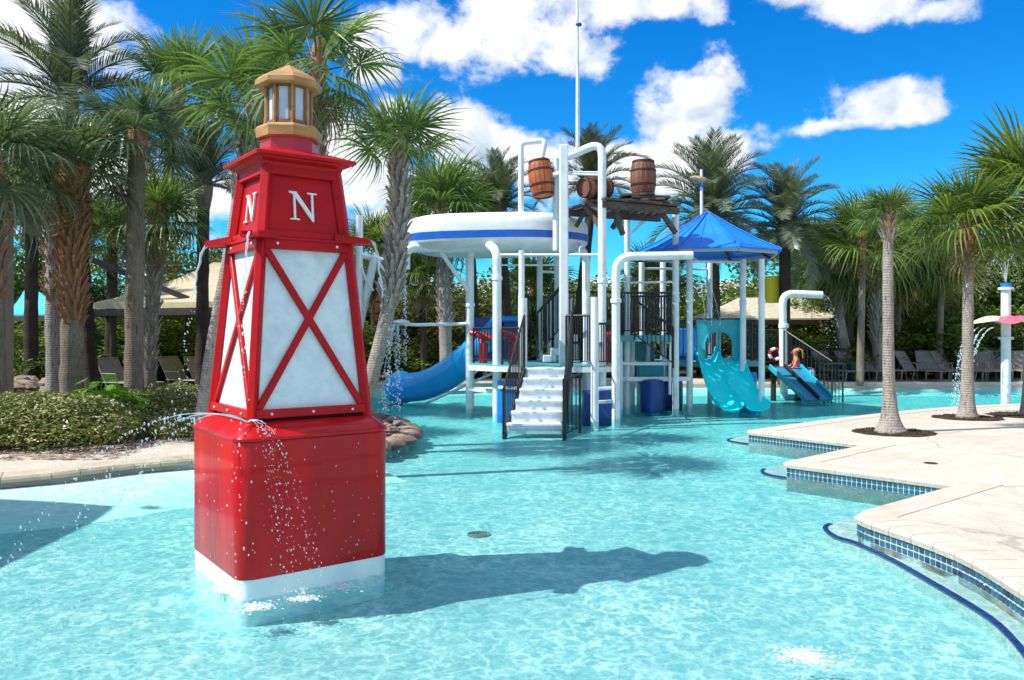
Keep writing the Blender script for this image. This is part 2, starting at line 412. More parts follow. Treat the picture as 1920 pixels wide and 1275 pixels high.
M_hedge = leafmat('hedge_leaf', (0.075, 0.125, 0.018), (0.220, 0.230, 0.045), .25, .5, sc_=4)
M_lime = leafmat('lime_leaf', (0.10, 0.26, 0.015), (0.15, 0.30, 0.02), .4, .3)
M_flower = mat('pinkish_flower', (0.72, 0.58, 0.54), 0.6, island=.2, trans=.2)
M_wood = mat('tree_bark', (0.10, 0.075, 0.055), 0.9, var=(0.05,0.038,0.03), vscale=6, bump=.8, bscale=14)
def trunkmat(name, a, b, band=26.0, dark=(0.07,0.055,0.045), bump=.8):
    m = bpy.data.materials.new(name); m.use_nodes = True; N = NT(m.node_tree); p = N.n['Principled BSDF']
    p.inputs['Roughness'].default_value = .9; p.inputs['Specular IOR Level'].default_value = .2
    tc = N.new('ShaderNodeTexCoord').outputs['Object']
    wv = N.new('ShaderNodeTexWave'); wv.wave_type = 'BANDS'; wv.bands_direction = 'Z'; N.set(wv.inputs['Vector'], tc)
    wv.inputs['Scale'].default_value = band/6.28*2; wv.inputs['Distortion'].default_value = 2.5; wv.inputs['Detail'].default_value = 4; wv.inputs['Detail Scale'].default_value = 2.0
    c = N.mixc(N.ramp(N.noise(tc, 3.0, 7, .65), .3, .7), a, b)
    ver = N.noise(N.mapping(tc, (14, 14, 2.0)), 3.0, 6, .7)
    c = N.mixc(N.ramp(ver, .50, .72), c, dark)
    c = N.mixc(N.math('MULTIPLY', N.ramp(wv.outputs['Fac'], .80, 1.0), N.ramp(N.noise(tc, 5, 4, .6), .35, .65, .05, .5)), c, dark)
    N.set(p.inputs['Base Color'], c)
    bp = N.new('ShaderNodeBump'); bp.inputs['Strength'].default_value = bump; bp.inputs['Distance'].default_value = .03
    N.set(bp.inputs['Height'], N.math('ADD', N.math('MULTIPLY', wv.outputs['Fac'], -.22), N.math('ADD', N.noise(tc, 26, 6, .7), ver)))
    N.l.new(bp.outputs[0], p.inputs['Normal']); return m
M_tr_smooth = trunkmat('pale_grey_palm_bark', (0.44, 0.39, 0.34), (0.33, 0.29, 0.25))
M_tr_brown = trunkmat('brown_palm_bark', (0.32, 0.26, 0.205), (0.20, 0.16, 0.125), band=36)
M_tr_dark = trunkmat('dark_palm_bark', (0.085, 0.062, 0.048), (0.045, 0.033, 0.028), band=30)
M_boot = mat('grey_leaf_boot', (0.40, 0.35, 0.31), 0.85, var=(0.24, 0.20, 0.17), vscale=9, stretch=(1,1,.4), bump=.6, bscale=30, island=.3)
M_boot_o = mat('orange_leaf_boot', (0.36, 0.19, 0.08), 0.85, var=(0.20, 0.10, 0.045), vscale=9, stretch=(1,1,.4), bump=.6, bscale=30, island=.3)

def watermat():
    m = bpy.data.materials.new('pool_water'); m.use_nodes = True; N = NT(m.node_tree)
    N.n.remove(N.n['Principled BSDF']); tc = N.new('ShaderNodeTexCoord').outputs['Object']
    warp = N.new('ShaderNodeTexNoise'); N.set(warp.inputs['Vector'], tc); warp.inputs['Scale'].default_value = 2.2; warp.inputs['Detail'].default_value = 3
    v2 = N.new('ShaderNodeMix'); v2.data_type = 'VECTOR'; v2.inputs[0].default_value = .16; N.set(v2.inputs[4], tc); N.set(v2.inputs[5], warp.outputs['Color'])
    vv = v2.outputs[1]
    h = N.math('ADD', N.math('MULTIPLY', N.noise(N.mapping(vv, (1,1.3,1), (0,0,.3)), 5.0, 3, .55, .8), 1.0), N.math('MULTIPLY', N.noise(N.mapping(vv, (1,1.4,1), (0,0,-.5)), 15.0, 4, .6, .5), .45))
    b = N.new('ShaderNodeBump'); b.inputs['Strength'].default_value = .55; b.inputs['Distance'].default_value = .05; N.set(b.inputs['Height'], h)
    fr = N.new('ShaderNodeFresnel'); fr.inputs['IOR'].default_value = 1.33; N.l.new(b.outputs[0], fr.inputs['Normal'])
    # caustic light web painted into the surface tint, apart from the wave bump
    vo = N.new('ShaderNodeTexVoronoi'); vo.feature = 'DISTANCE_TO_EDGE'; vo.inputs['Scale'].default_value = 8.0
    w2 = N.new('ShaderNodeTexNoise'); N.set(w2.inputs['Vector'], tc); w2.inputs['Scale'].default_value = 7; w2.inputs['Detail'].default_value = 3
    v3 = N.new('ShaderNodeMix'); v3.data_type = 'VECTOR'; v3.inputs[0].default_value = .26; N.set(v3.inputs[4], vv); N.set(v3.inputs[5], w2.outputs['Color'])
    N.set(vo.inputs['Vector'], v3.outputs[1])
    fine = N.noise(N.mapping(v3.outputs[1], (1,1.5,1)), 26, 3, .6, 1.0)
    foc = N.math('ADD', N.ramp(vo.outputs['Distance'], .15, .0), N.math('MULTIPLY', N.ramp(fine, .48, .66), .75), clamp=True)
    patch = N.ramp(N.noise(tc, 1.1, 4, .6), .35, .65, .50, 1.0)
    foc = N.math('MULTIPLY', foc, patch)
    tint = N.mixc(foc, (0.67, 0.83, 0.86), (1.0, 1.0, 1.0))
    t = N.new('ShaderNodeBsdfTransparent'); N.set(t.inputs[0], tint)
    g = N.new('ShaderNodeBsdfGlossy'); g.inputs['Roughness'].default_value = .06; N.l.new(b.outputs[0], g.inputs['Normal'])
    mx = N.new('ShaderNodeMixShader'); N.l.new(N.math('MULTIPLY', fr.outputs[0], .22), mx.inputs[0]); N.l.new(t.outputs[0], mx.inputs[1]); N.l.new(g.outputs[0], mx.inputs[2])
    N.l.new(mx.outputs[0], N.n['Material Output'].inputs[0])
    va = N.new('ShaderNodeVolumeAbsorption'); va.inputs['Color'].default_value = (0.0, .95, .965, 1); va.inputs['Density'].default_value = .62
    N.l.new(va.outputs[0], N.n['Material Output'].inputs['Volume']); return m
M_water = watermat()
M_floor = mat('aqua_pool_plaster', (0.86, 0.85, 0.77), 0.9, var=(0.90, 0.89, 0.81), vscale=1.5, detail=8, dirt=(0.78,0.81,0.74), dscale=.5, bump=.2, bscale=30)
M_stepw = mat('pale_step_plaster', (0.56, 0.61, 0.56), 0.9, var=(0.44, 0.50, 0.46), vscale=30, bump=.2)
def dropmat():
    m = bpy.data.materials.new('falling_water'); m.use_nodes = True; N = NT(m.node_tree); p = N.n['Principled BSDF']
    p.inputs['Base Color'].default_value = (.86, .93, .97, 1); p.inputs['Roughness'].default_value = .08; p.inputs['IOR'].default_value = 1.33
    t = N.new('ShaderNodeBsdfTransparent'); t.inputs[0].default_value = (.9, .97, 1, 1)
    mx = N.new('ShaderNodeMixShader'); mx.inputs[0].default_value = .45
    N.l.new(t.outputs[0], mx.inputs[1]); N.l.new(p.outputs[0], mx.inputs[2]); N.l.new(mx.outputs[0], N.n['Material Output'].inputs[0]); return m
M_drop = dropmat()
M_groundm = mat('mulch_ground', (0.085, 0.055, 0.038), 0.95, var=(0.045, 0.032, 0.022), vscale=3, bump=.9, bscale=30, detail=9, dirt=(0.05,0.06,0.025), dscale=.3)
#@@PART2
# ================================================================== the setting: pool, decks, ground
def fill_poly(outer, hole=None):
    bm = bmesh.new(); es = []
    for loop in ([outer] + ([hole] if hole else [])):
        vs = [bm.verts.new((p[0], p[1], 0)) for p in loop]
        es += [bm.edges.new((vs[i], vs[(i+1) % len(vs)])) for i in range(len(vs))]
    bmesh.ops.triangle_fill(bm, edges=es, use_beauty=True)
    mb = MB(); idx = {v: i for i, v in enumerate(bm.verts)}
    mb.v = [v.co.copy() for v in bm.verts]
    for f in bm.faces:
        q = tuple(idx[v] for v in f.verts)
        if f.normal.z < 0: q = q[::-1]
        mb.f.append(q)
    bm.free(); return mb
def smooth_line(pts, k=4):
    """Catmull-Rom through the points"""
    out = []
    P_ = [Vector(p) for p in pts]
    for i in range(len(P_)-1):
        a = P_[max(i-1, 0)]; b = P_[i]; c = P_[i+1]; d = P_[min(i+2, len(P_)-1)]
        for j in range(k):
            t = j/k; out.append(.5*((2*b)+(c-a)*t+(2*a-5*b+4*c-d)*t*t+(3*b-a-3*c+d)*t**3))
    out.append(P_[-1]); return out
def g2(px, py, z): v = G(px, py, z); return (v.x, v.y)
DZ = 0.16
A_ = g2(1404, 807, DZ); B_ = g2(1627, 833, DZ); C_ = g2(1475, 866, DZ); D_ = g2(1801, 908, DZ)
near_run = [g2(1622, 958, DZ), g2(1609, 966, DZ), g2(1622, 972, DZ)] + [tuple(p) for p in smooth_line([g2(1640, 979, DZ), g2(1714, 1003, DZ), g2(1797, 1034, DZ), g2(1860, 1066, DZ), g2(1920, 1103, DZ), (2.78, 3.7), (2.62, 2.6), (2.4, 1.0)], 2)]
far_run = [tuple(p) for p in smooth_line([A_, g2(1520, 791, DZ), g2(1640, 776, DZ), g2(1780, 763, DZ), g2(1920, 757, DZ), (13.0, 16.3), (22, 16.8)], 2)]
left_run = [tuple(p) for p in smooth_line([(-12, 5.4), (-9, 6.5), (-7, 7.35), (-5.2, 8.14), (-4.63, 8.57), (-4.25, 8.99), (-3.73, 9.3), (-2.9, 9.9), (-2.1, 10.5)], 2)]
isle_run = [(-1.72, 10.9), (-1.50, 11.7), (-1.52, 12.5), (-1.83, 13.6), (-2.3, 14.4)]
back_run = [(-3.2, 16.2), (-4.2, 19.0), (-4.5, 21.0), (-4.0, 22.4), (-1.0, 22.9), (4, 22.7), (10, 22.6), (16, 22.4), (22, 22.3)]
pool = [(2.4, -5.0), (-12, -5.0)] + left_run + isle_run + back_run + far_run[::-1][0:-1] + [A_, B_, C_, D_] + near_run
floor_o = MB().quad((-14, -6, -.16), (24, -6, -.16), (24, 26, -.16), (-14, 26, -.16)).build('pool_floor', M_floor, kind='structure')
wm = fill_poly(pool); nt_ = len(wm.v); bot_ = [v-Vector((0, 0, .158)) for v in wm.v]
wm.f += [tuple(q+nt_ for q in f)[::-1] for f in list(wm.f)]; wm.v += bot_; n_ = len(pool)
for i in range(n_): j = (i+1) % n_; wm.f.append((i+nt_, j+nt_, j, i))
w_o = wm.build('water', M_water, world=False, kind='structure')
gm = fill_poly([(-400, -60), (400, -60), (400, 700), (-400, 700)], pool)
for v in gm.v: v.z = .10
g_o = gm.build('ground', M_groundm, kind='structure'); g_o.location.z = .10
wl = MB(); n_ = len(pool)
for i in range(n_):
    a, b = pool[i], pool[(i+1) % n_]
    wl.quad((*a, -.17), (*b, -.17), (*b, .10), (*a, .10))
wl.build('pool_wall', M_grout, kind='structure')

def offs(line, w, closed=False):
    """line shifted sideways by w (to the left of travel), mitred"""
    out = []; n = len(line)
    for i in range(n):
        p = Vector(line[i][:2])
        e0 = (Vector(line[i][:2])-Vector(line[i-1][:2])) if i else None
        e1 = (Vector(line[i+1][:2])-Vector(line[i][:2])) if i < n-1 else None
        e0 = e0 or e1; e1 = e1 or e0
        n0 = Vector((-e0.y, e0.x)).normalized(); n1 = Vector((-e1.y, e1.x)).normalized()
        m = (n0+n1)
        m = m.normalized() if m.length > 1e-4 else n0
        out.append(p+m*(w/max(.42, m.dot(n0))))
    return out
def coping(line, w, z0, z1, L, parent, m, rg, side=1, rough=0.0):
    """separate stones along an edge; side=1 puts them left of the direction of travel"""
    rows = [offs(line, side*q) for q in (-.022, -.03, -.008, .5*w, w)]
    zz = [z0, (z0+z1)/2+.006, z1, z1+.001, z1-.001]
    for i in range(len(line)-1):
        length = (Vector(line[i+1][:2])-Vector(line[i][:2])).length
        if length < .06: k = 1
        else: k = max(1, round(length/L))
        for j in range(k):
            gp_ = min(.003/length, .1)
            t0 = j/k+gp_; t1 = (j+1)/k-gp_
            mb = MB(); vs = []
            for t in (t0, t1):
                dz = rg.uniform(-.5, .5)*rough
                for r_, z in zip(rows, zz):
                    p = r_[i].lerp(r_[i+1], t); vs.append((p.x, p.y, z+(dz if z > z0 else 0)))
                p = rows[4][i].lerp(rows[4][i+1], t); vs.append((p.x, p.y, z0))
            fs = [(q, q+1, q+7, q+6) for q in range(5)]+[(0,1,2,3,4,5)[::-1], (6,7,8,9,10,11)]
            if side < 0: fs = [f[::-1] for f in fs]
            else: pass
            mb.add(vs, [f[::-1] for f in fs]); mb.build('coping_stone', m, parent)
rg = random.Random(3)
# --- cream deck with the zigzag edge
deck_poly = [A_, B_, C_, D_] + near_run + [(2.4, -5.0), (24, -5.0), (24, 16.9)] + far_run[::-1][:-1]
dm = fill_poly(deck_poly)
for v in dm.v: v.z = .156
n_ = len(deck_poly); 
for i in range(n_):
    a, b = deck_poly[i], deck_poly[(i+1) % n_]; dm.quad((*a, -.17), (*b, -.17), (*b, .156), (*a, .156))
deck_o = dm.build('deck', M_deck, kind='structure')
coping([A_, B_, C_, D_]+near_run, .26, .099, .163, .62, deck_o, M_cope, rg)
coping(far_run[::-1], .28, .112, .163, .9, deck_o, M_cope, rg)
# the floor shelves up to the banks on the path side
def shelf(line, w):
    sh = MB(); st_ = 8
    rows = [(offs(line, -w*q/st_), -.012-.1475*(.5-.5*math.cos(math.pi*q/st_))) for q in range(st_+1)]
    for q in range(st_):
        (o0, z0_), (o1, z1_) = rows[q], rows[q+1]
        for i in range(len(line)-1): sh.quad((o0[i].x, o0[i].y, z0_), (o0[i+1].x, o0[i+1].y, z0_), (o1[i+1].x, o1[i+1].y, z1_), (o1[i].x, o1[i].y, z1_))
    sh.f = [f[::-1] for f in sh.f]; sh.build('pool_shelf', M_floor, kind='structure', smooth=True, angle=180)
shelf(left_run, 1.5); shelf(back_run[2:], 1.2)
# --- tiles under the coping
def tile_run(line, z_rows, size, each, parent, side=-1):
    """blue square tiles on the wall under the coping; every tile an object where it is large enough"""
    joined = MB(); key = {}; gb = MB(); og = offs(line, side*.003)
    for i in range(len(line)-1):
        a, b = og[i], og[i+1]; gb.quad((a.x, a.y, -.006), (b.x, b.y, -.006), (b.x, b.y, .098), (a.x, a.y, .098))
    gb.build('grout', M_grout, parent)
    o = offs(line, side*.004); 
    for i in range(len(line)-1):
        a, b = o[i], o[i+1]; d = b-a; L = d.length
        k = max(1, int(L/size)); dn = d.normalized()
        for j in range(k):
            c = a+d*((j+.5)/k); w = L/k-.010
            for z in z_rows:
                ang = math.atan2(dn.y, dn.x)
                if each:
                    m_ = M_tile if rg.random() < .75 else M_tile2
                    kk = (round(w, 3), m_.name)
                    if kk not in key: key[kk] = MB().box((0,0,0), (w, .012, size-.010), bev=.002).mesh('tile', m_)
                    t = bpy.data.objects.new('tile', key[kk]); sc.collection.objects.link(t); t.parent = parent
                    t.location = Vector((c.x, c.y, z))-parent.location; t.rotation_euler = (0, rg.uniform(-.02,.02), ang)
                else:
                    joined.box((c.x, c.y, z), (w, .012, size-.010), rotm(0, 0, ang))
    if not each: joined.build('tile', M_tile, parent, kind='stuff')
tile_run(near_run[2:], (.072, .022), .050, True, deck_o)
tile_run([C_, D_], (.072, .022), .050, False, deck_o)
tile_run([A_, B_], (.072, .022), .050, False, deck_o)
tile_run(near_run[:3], (.072, .022), .050, False, deck_o)
# --- submerged steps with a dark blue nosing
def sub_step(line, back, zt=-.05, tip=0):
    pl = [tuple(p[:2]) for p in line]; poly = pl+back
    m_ = fill_poly(poly)
    for v in m_.v: v.z = zt
    for i in range(len(poly)):
        a, b = poly[i], poly[(i+1) % len(poly)]; m_.quad((*a, -.165), (*b, -.165), (*b, zt), (*a, zt))
    s_ = m_.build('submerged_step', M_stepw, kind='structure')
    nb = MB()
    for i in range(tip, len(pl)-1):
        a, b = Vector((*pl[i], zt)), Vector((*pl[i+1], zt)); nb.box((a+b)/2, ((b-a).length+.01, .038, .012), frame(b-a))
    nb.build('nosing', M_nose, s_)
def gl(pts, z=-.03, k=3): return [tuple(p) for p in smooth_line([g2(x, y, z) for x, y in pts], k)]
sub_step(gl([(1610,966),(1566,975),(1547,985),(1566,1001),(1606,1013),(1673,1044),(1739,1081),(1818,1127),(1872,1164),(1920,1216),(1960,1275)])+[(2.45, 2.3)], [(2.75, 2.6), (2.95, 3.9), (3.0, 5.2), (2.9, 6.1)], tip=4)
sub_step(gl([(1475,870),(1440,874),(1429,881),(1448,888),(1498,895),(1606,909),(1727,928)]), [g2(1810, 908, -.06), g2(1640, 884, -.06), g2(1490, 868, -.06)], tip=4)
sub_step(gl([(1404,812),(1380,818),(1365,823),(1400,829),(1465,837),(1556,846)]), [g2(1635, 834, -.06), g2(1500, 822, -.06), g2(1415, 812, -.06)], tip=4)

# --- curved deck beside the shrubs, and the deck on the far side
lback = [(-1.95, 11.2), (-2.6, 12.3), (-2.9, 14.3), (-4.1, 14.2), (-4.8, 12.4), (-4.5, 11.2), (-5.2, 10.4), (-6.2, 10.0), (-9, 8.7), (-12, 7.6)]
lp = left_run+lback; lm = fill_poly(lp)
for v in lm.v: v.z = .108
for i in range(len(lp)):
    a, b = lp[i], lp[(i+1) % len(lp)]; lm.quad((*b, -.17), (*a, -.17), (*a, .108), (*b, .108))
ldk = lm.build('path', M_deck, kind='structure')
coping(left_run, .34, .050, .113, 1.3, ldk, M_cope_l, rg, rough=.012)
fp = back_run[2:]+[(24, 24.3), (16, 24.3), (-5.6, 24.6), (-5.6, 21)]
fm = fill_poly(fp)
for v in fm.v: v.z = .134
fdk = fm.build('pavement', M_deck, kind='structure')
for i in range(len(back_run)-3):
    pass
coping(back_run[2:], .34, .03, .142, .9, fdk, M_cope, rg)
# stones along the edge of the planted corner
for i, (x, y, s) in enumerate([(-1.74,10.75,.20),(-1.62,11.1,.24),(-1.55,11.5,.25),(-1.50,11.95,.24),(-1.56,12.4,.25),(-1.66,12.85,.23),(-1.80,13.3,.24),(-2.0,13.75,.22)]):
    m_ = MB().blob((x-.04, y, .04), (s*.85, s*.95, .09), 10, 6, .14, rg)
    for v in m_.v: v.z = min(v.z, .15+rg.uniform(-.008, .008)); 
    tag(m_.build('edge_stone', M_rock, smooth=True, angle=50), 'flat tan edge stone of the leaning palm bed, '+('at the lighthouse end','second from the lighthouse end','third counting from the lighthouse end','where the rim begins to bulge','where the rim bulges most','just past the widest bulge','next to last before the slide end','at the end by the tube slide')[i], 'stone', 'edge stones around the leaning palm')
for i in range(16):
    x, y = -1.95+rg.uniform(-.22,.22), 11.3+i*.14+rg.uniform(-.1,.1); s = rg.uniform(.05,.11)
    m_ = MB().blob((x, y, .13), (s, s*.9, s*.6), 7, 4, .22, rg)
    tag(m_.build('rock', M_rock), 'small rough reddish rock in the bed of the leaning palm', 'rock', 'rough rocks under the leaning palm')
for i in range(14):
    x, y = -10.4+rg.uniform(-.9,.9)*1.0, 16.5+rg.uniform(-1,1); s = rg.uniform(.22,.45)
    m_ = MB().blob((x, y, .12+rg.uniform(0,.35)), (s, s*.9, s*.6), 8, 5, .2, rg)
    tag(m_.build('boulder', M_rock), 'dark boulder piled in the shade behind the flowering shrubs', 'rock', 'boulders piled in the shade of the palms')
# drains
dr = MB()
for k in range(3):
    dr.lathe([(.10-.03*k, -.157), (.10-.03*k, -.150), (.085-.03*k, -.150), (.085-.03*k, -.157)], (-.06*0+g2(898,1003,-.16)[0], g2(898,1003,-.16)[1], 0), 20, cap=False)
tag(dr.build('floor_drain', M_frame, smooth=True), 'round grey drain grille on the pool floor beyond the lighthouse', 'drain')
c = G(1745, 868, DZ)
tag(MB().lathe([(.07,.157),(.07,.161),(.055,.162)], (c.x, c.y, 0), 18).build('deck_drain', M_bronze, smooth=True), 'small dark round drain cover set in the cream deck', 'drain')
c = G(1797, 1066, .0)
tag(MB().box((c.x-.03, c.y, -.03), (.05, .17, .035), rotm(0,0,R(-2)), .01).build('skimmer_lid', M_bronze), 'small brown fitting low on the tiled wall', 'fitting')

# soil rings cut in the deck for the palms
def soil(x, y, r, sx=1.0):
    pts = []
    for k in range(26):
        a = 2*math.pi*k/26; q = r*(1+rg.uniform(-.06,.06)); pts.append((x+q*sx*math.cos(a), y+q*math.sin(a)))
    m_ = MB().prism(pts, .10, .161)
    b = m_.build('soil_ring', M_soil, deck_o)
    cr = MB()
    for k in range(420):
        a = rg.uniform(0, 6.28); q = r*math.sqrt(rg.random())*.97; s = rg.uniform(.008,.025)
        cr.box((x+q*sx*math.cos(a), y+q*math.sin(a), .162+s*.2), (s*1.8, s, s*.6), rotm(rg.uniform(-.4,.4), rg.uniform(-.4,.4), rg.uniform(0,3)))
    cr.build('bark_chips', M_soil, b, kind='stuff')
soil(5.42, 11.35, .50, 1.15); soil(7.55, 13.25, .50, 1.1); soil(8.75, 13.6, .55, 1.1)
mu = MB()
for k in range(5200):
    if k % 2: x = rg.uniform(-3, 18); y = 24.4+rg.random()**1.5*2.0; z = .10
    else: x = rg.uniform(-9.5, -4.6); y = rg.uniform(9.2, 12.5); z = .10
    s = rg.uniform(.02,.05)
    mu.add([(x-s, y-s*.4, z+.01), (x+s, y-s*.2, z+.02), (x+s*.6, y+s*.6, z+.035), (x-s*.5, y+s*.5, z+.02)], [(0,1,2,3)])
tag(mu.build('mulch', M_rock), 'loose brown bark mulch strewn over the planted beds', 'mulch', kind='stuff')

# ================================================================== lighthouse fountain
LH = (-1.5055, 5.40); lh = thing('lighthouse_fountain', 'red and white lighthouse fountain with a wooden lantern standing in the shallow pool', 'fountain', (LH[0], LH[1], -.16), R(37))
def LP(name, mb, m, parent=lh, smooth=False, angle=35, kind=None, label=None):
    for v in mb.v: v.z += .16
    return mb.build(name, m, parent, smooth, angle, world=False, kind=kind, label=label)
def rrect(h, r, n=6):
    pts = []
    for (cx, cy, a0) in ((h-r,h-r,0),(-h+r,h-r,90),(-h+r,-h+r,180),(h-r,-h+r,270)):
        for k in range(n+1):
            a = R(a0+90*k/n); pts.append((cx+r*math.cos(a), cy+r*math.sin(a)))
    return pts
def rloft(prof, n=6):
    mb = MB(); N_ = 4*(n+1)
    for (h, r, z) in prof: mb.v += [Vector((x, y, z)) for x, y in rrect(h, r, n)]
    for i in range(len(prof)-1):
        for k in range(N_):
            k2 = (k+1) % N_; mb.f.append((i*N_+k, i*N_+k2, (i+1)*N_+k2, (i+1)*N_+k))
    mb.f.append(tuple(range(N_))[::-1]); mb.f.append(tuple((len(prof)-1)*N_+k for k in range(N_))); return mb
LP('foot', rloft([(.497,.095,-.16),(.497,.095,.118)]), M_foot, smooth=True)
LP('base', rloft([(.500,.10,.118),(.503,.103,.124),(.503,.103,.925),(.500,.10,.935)]), M_red, smooth=True)
LP('lid', rloft([(.505,.10,.937),(.512,.107,.942),(.512,.107,.957),(.505,.10,.966),(.425,.055,1.035),(.41,.05,1.04)]), M_red, smooth=True)
LP('gap_shade_block', rloft([(.375,.02,1.035),(.375,.02,1.062)]), M_dark)  # solid near-black block, the shade of the gap put into its colour
z0, z1, h0, h1 = 1.035, 2.19, .404, .312
def hz(z): return h0+(z-1.05)*(h1-h0)/1.12
def fpt(k, a, z, off=0.0, H=hz):
    return rotm(0,0,R(90*k))@Vector((a, -H(z)-off, z))
def fnorm(k, H=hz):
    s = (H(2.0)-H(1.5))/.5; return rotm(0,0,R(90*k))@Vector((0,-1,-s)).normalized()
def board(mb, k, a0, za, a1, zb, w, t, off, H=hz, bev=.004):
    p, q = fpt(k, a0, za, off, H), fpt(k, a1, zb, off, H); nn = fnorm(k, H)
    T = (q-p).normalized(); Y = nn.cross(T).normalized(); Mx = Matrix((T, Y, nn)).transposed()
    return mb.box((p+q)/2, ((q-p).length, w, t), Mx, bev)
for k in range(4):
    mb = MB(); zz0, zz1 = 1.09, 2.17
    mb.add([fpt(k,-hz(zz0)+.01,zz0,-.030), fpt(k,hz(zz0)-.01,zz0,-.030), fpt(k,hz(zz1)-.01,zz1,-.030), fpt(k,-hz(zz1)+.01,zz1,-.030)], [(0,1,2,3)])
    LP('white_panel', mb, M_white)
    LP('bottom_rail', board(MB(), k, -hz(1.085)+.035, 1.088, hz(1.085)-.035, 1.088, .055, .045, -.014), M_red2)
    LP('top_rail', board(MB(), k, -hz(2.16)+.03, 2.150, hz(2.16)-.03, 2.150, .07, .045, -.013), M_red2)
    LP('brace', board(MB(), k, -hz(1.12)+.055, 1.115, hz(2.12)-.045, 2.12, .044, .024, -.018), M_red2)
    LP('brace', board(MB(), k, hz(1.12)-.055, 1.115, -hz(2.12)+.045, 2.12, .044, .024, -.0155), M_red2)
    cpost = MB()
    p, q = rotm(0,0,R(90*k))@Vector((-hz(1.02)+.019, -hz(1.02)+.019, 1.02)), rotm(0,0,R(90*k))@Vector((-hz(2.2)+.019, -hz(2.2)+.019, 2.2))
    beam(cpost, p, q, .056, .056, .008); LP('corner_post', cpost, M_red2)
for k in range(4):
    for (a, z) in ((-.27,1.088),(0,1.088),(.27,1.088),(-.2,2.15),(.2,2.15)):
        c = fpt(k, a, z, .010); nn = fnorm(k)
        LP('bolt', MB().lathe([(.009,0),(.008,.004),(.004,.006)], tuple(c), 8, M=nn.to_track_quat('Z','Y').to_matrix()), M_letter)
# upper storey with the letters
def hu(z): return .302+(z-2.19)*(.252-.302)/.475
def letterN(mb, M, H):
    def P_(pts, e): mb.prism([((x-.5)*H, (z-.5)*H) for x, z in pts], 0, .012+e, M)
    P_([(.14,.04),(.215,.04),(.215,.93),(.14,.97)], 0); P_([(0.0,0),(.35,0),(.35,.035),(.22,.06),(.13,.06),(0,.035)], .0006)
    P_([(-.02,1.0),(.25,1.0),(.87,.13),(.87,-.03),(.82,-.03),(.14,.90),(-.02,.965)], .0012)
    P_([(.795,.02),(.87,.02),(.87,.95),(.795,.95)], .0003); P_([(.65,1.0),(1.02,1.0),(1.02,.965),(.88,.94),(.79,.94),(.65,.965)], .0009)
for k in range(4):
    zb, zt = 2.20, 2.655
    mb = MB().add([fpt(k,-hu(zb)+.01,zb,-.028,hu), fpt(k,hu(zb)-.01,zb,-.028,hu), fpt(k,hu(zt)-.01,zt,-.028,hu), fpt(k,-hu(zt)+.01,zt,-.028,hu)], [(0,1,2,3)])
    pn = LP('letter_panel', mb, M_red2)
    nn = fnorm(k, hu); X = rotm(0,0,R(90*k))@Vector((1,0,0)); Y = nn.cross(X)
    c = fpt(k, -.005, 2.405, -.027, hu); Mx = Matrix.Translation(c)@Matrix((X, Y, nn)).transposed().to_4x4()
    mb = MB(); letterN(mb, Mx, .185)
    LP('letter_n', mb, M_letter, pn)
    LP('frieze', board(MB(), k, -hu(2.63)+.03, 2.632, hu(2.63)-.03, 2.632, .075, .04, -.012, hu), M_red2)
    LP('sill', board(MB(), k, -hu(2.21)+.03, 2.213, hu(2.21)-.03, 2.213, .045, .04, -.012, hu), M_red2)
    cp = MB(); p = rotm(0,0,R(90*k))@Vector((-hu(2.18)+.022, -hu(2.18)+.022, 2.18)); q = rotm(0,0,R(90*k))@Vector((-hu(2.66)+.022, -hu(2.66)+.022, 2.66))
    beam(cp, p, q, .064, .064, .008); LP('corner_post', cp, M_red2)
LP('cornice', rloft([(.262,.004,2.655),(.268,.004,2.672),(.300,.004,2.690),(.305,.004,2.700),(.334,.004,2.703),(.338,.004,2.720),(.334,.004,2.726),(.20,.004,2.775)], 1), M_red2)
# ledge and the four pouring spouts
LP('ledge', rloft([(.305,.003,2.168),(.330,.003,2.176),(.330,.003,2.190),(.305,.003,2.196)], 1), M_red2)
for k in range(4):
    a = R(-135+90*k); Mx = rotm(0,0,a)
    mb = MB(); L0, L1 = .36, .575
    def q_(x, y, z): return Mx@Vector((x, y, z))
    w0, w1 = .085, .050
    for (ya, yb, zz, dz) in ((-1, 1, 0, 0),):
        mb.add([q_(L0,-w0,2.185), q_(L1,-w1,2.172), q_(L1,w1,2.172), q_(L0,w0,2.185), q_(L0,-w0,2.197), q_(L1,-w1,2.184), q_(L1,w1,2.184), q_(L0,w0,2.197)],
               [(0,3,2,1),(4,5,6,7),(0,1,5,4),(2,3,7,6),(1,2,6,5),(3,0,4,7)])
    for s in (-1, 1):
        mb.add([q_(L0,s*w0,2.18), q_(L1,s*w1,2.168), q_(L1,s*w1,2.205), q_(L0,s*w0,2.235), q_(L0,s*(w0+.012),2.18), q_(L1,s*(w1+.010),2.168), q_(L1,s*(w1+.010),2.205), q_(L0,s*(w0+.012),2.235)],
               [(0,1,2,3),(7,6,5,4),(0,4,5,1),(3,2,6,7),(1,5,6,2),(0,3,7,4)])
    LP('spout', mb, M_red2)
a8 = R(-14)
LP('drum', MB().lathe([(.190,2.745),(.186,2.878)], n=8, a0=a8), M_crim)
LP('gallery', MB().lathe([(.196,2.872),(.214,2.880),(.218,2.940),(.206,2.958),(.155,2.972)], n=8, a0=a8), M_ochre)
LP('lantern_core', MB().lathe([(.100,2.96),(.100,3.235)], n=8, a0=a8), M_dark)
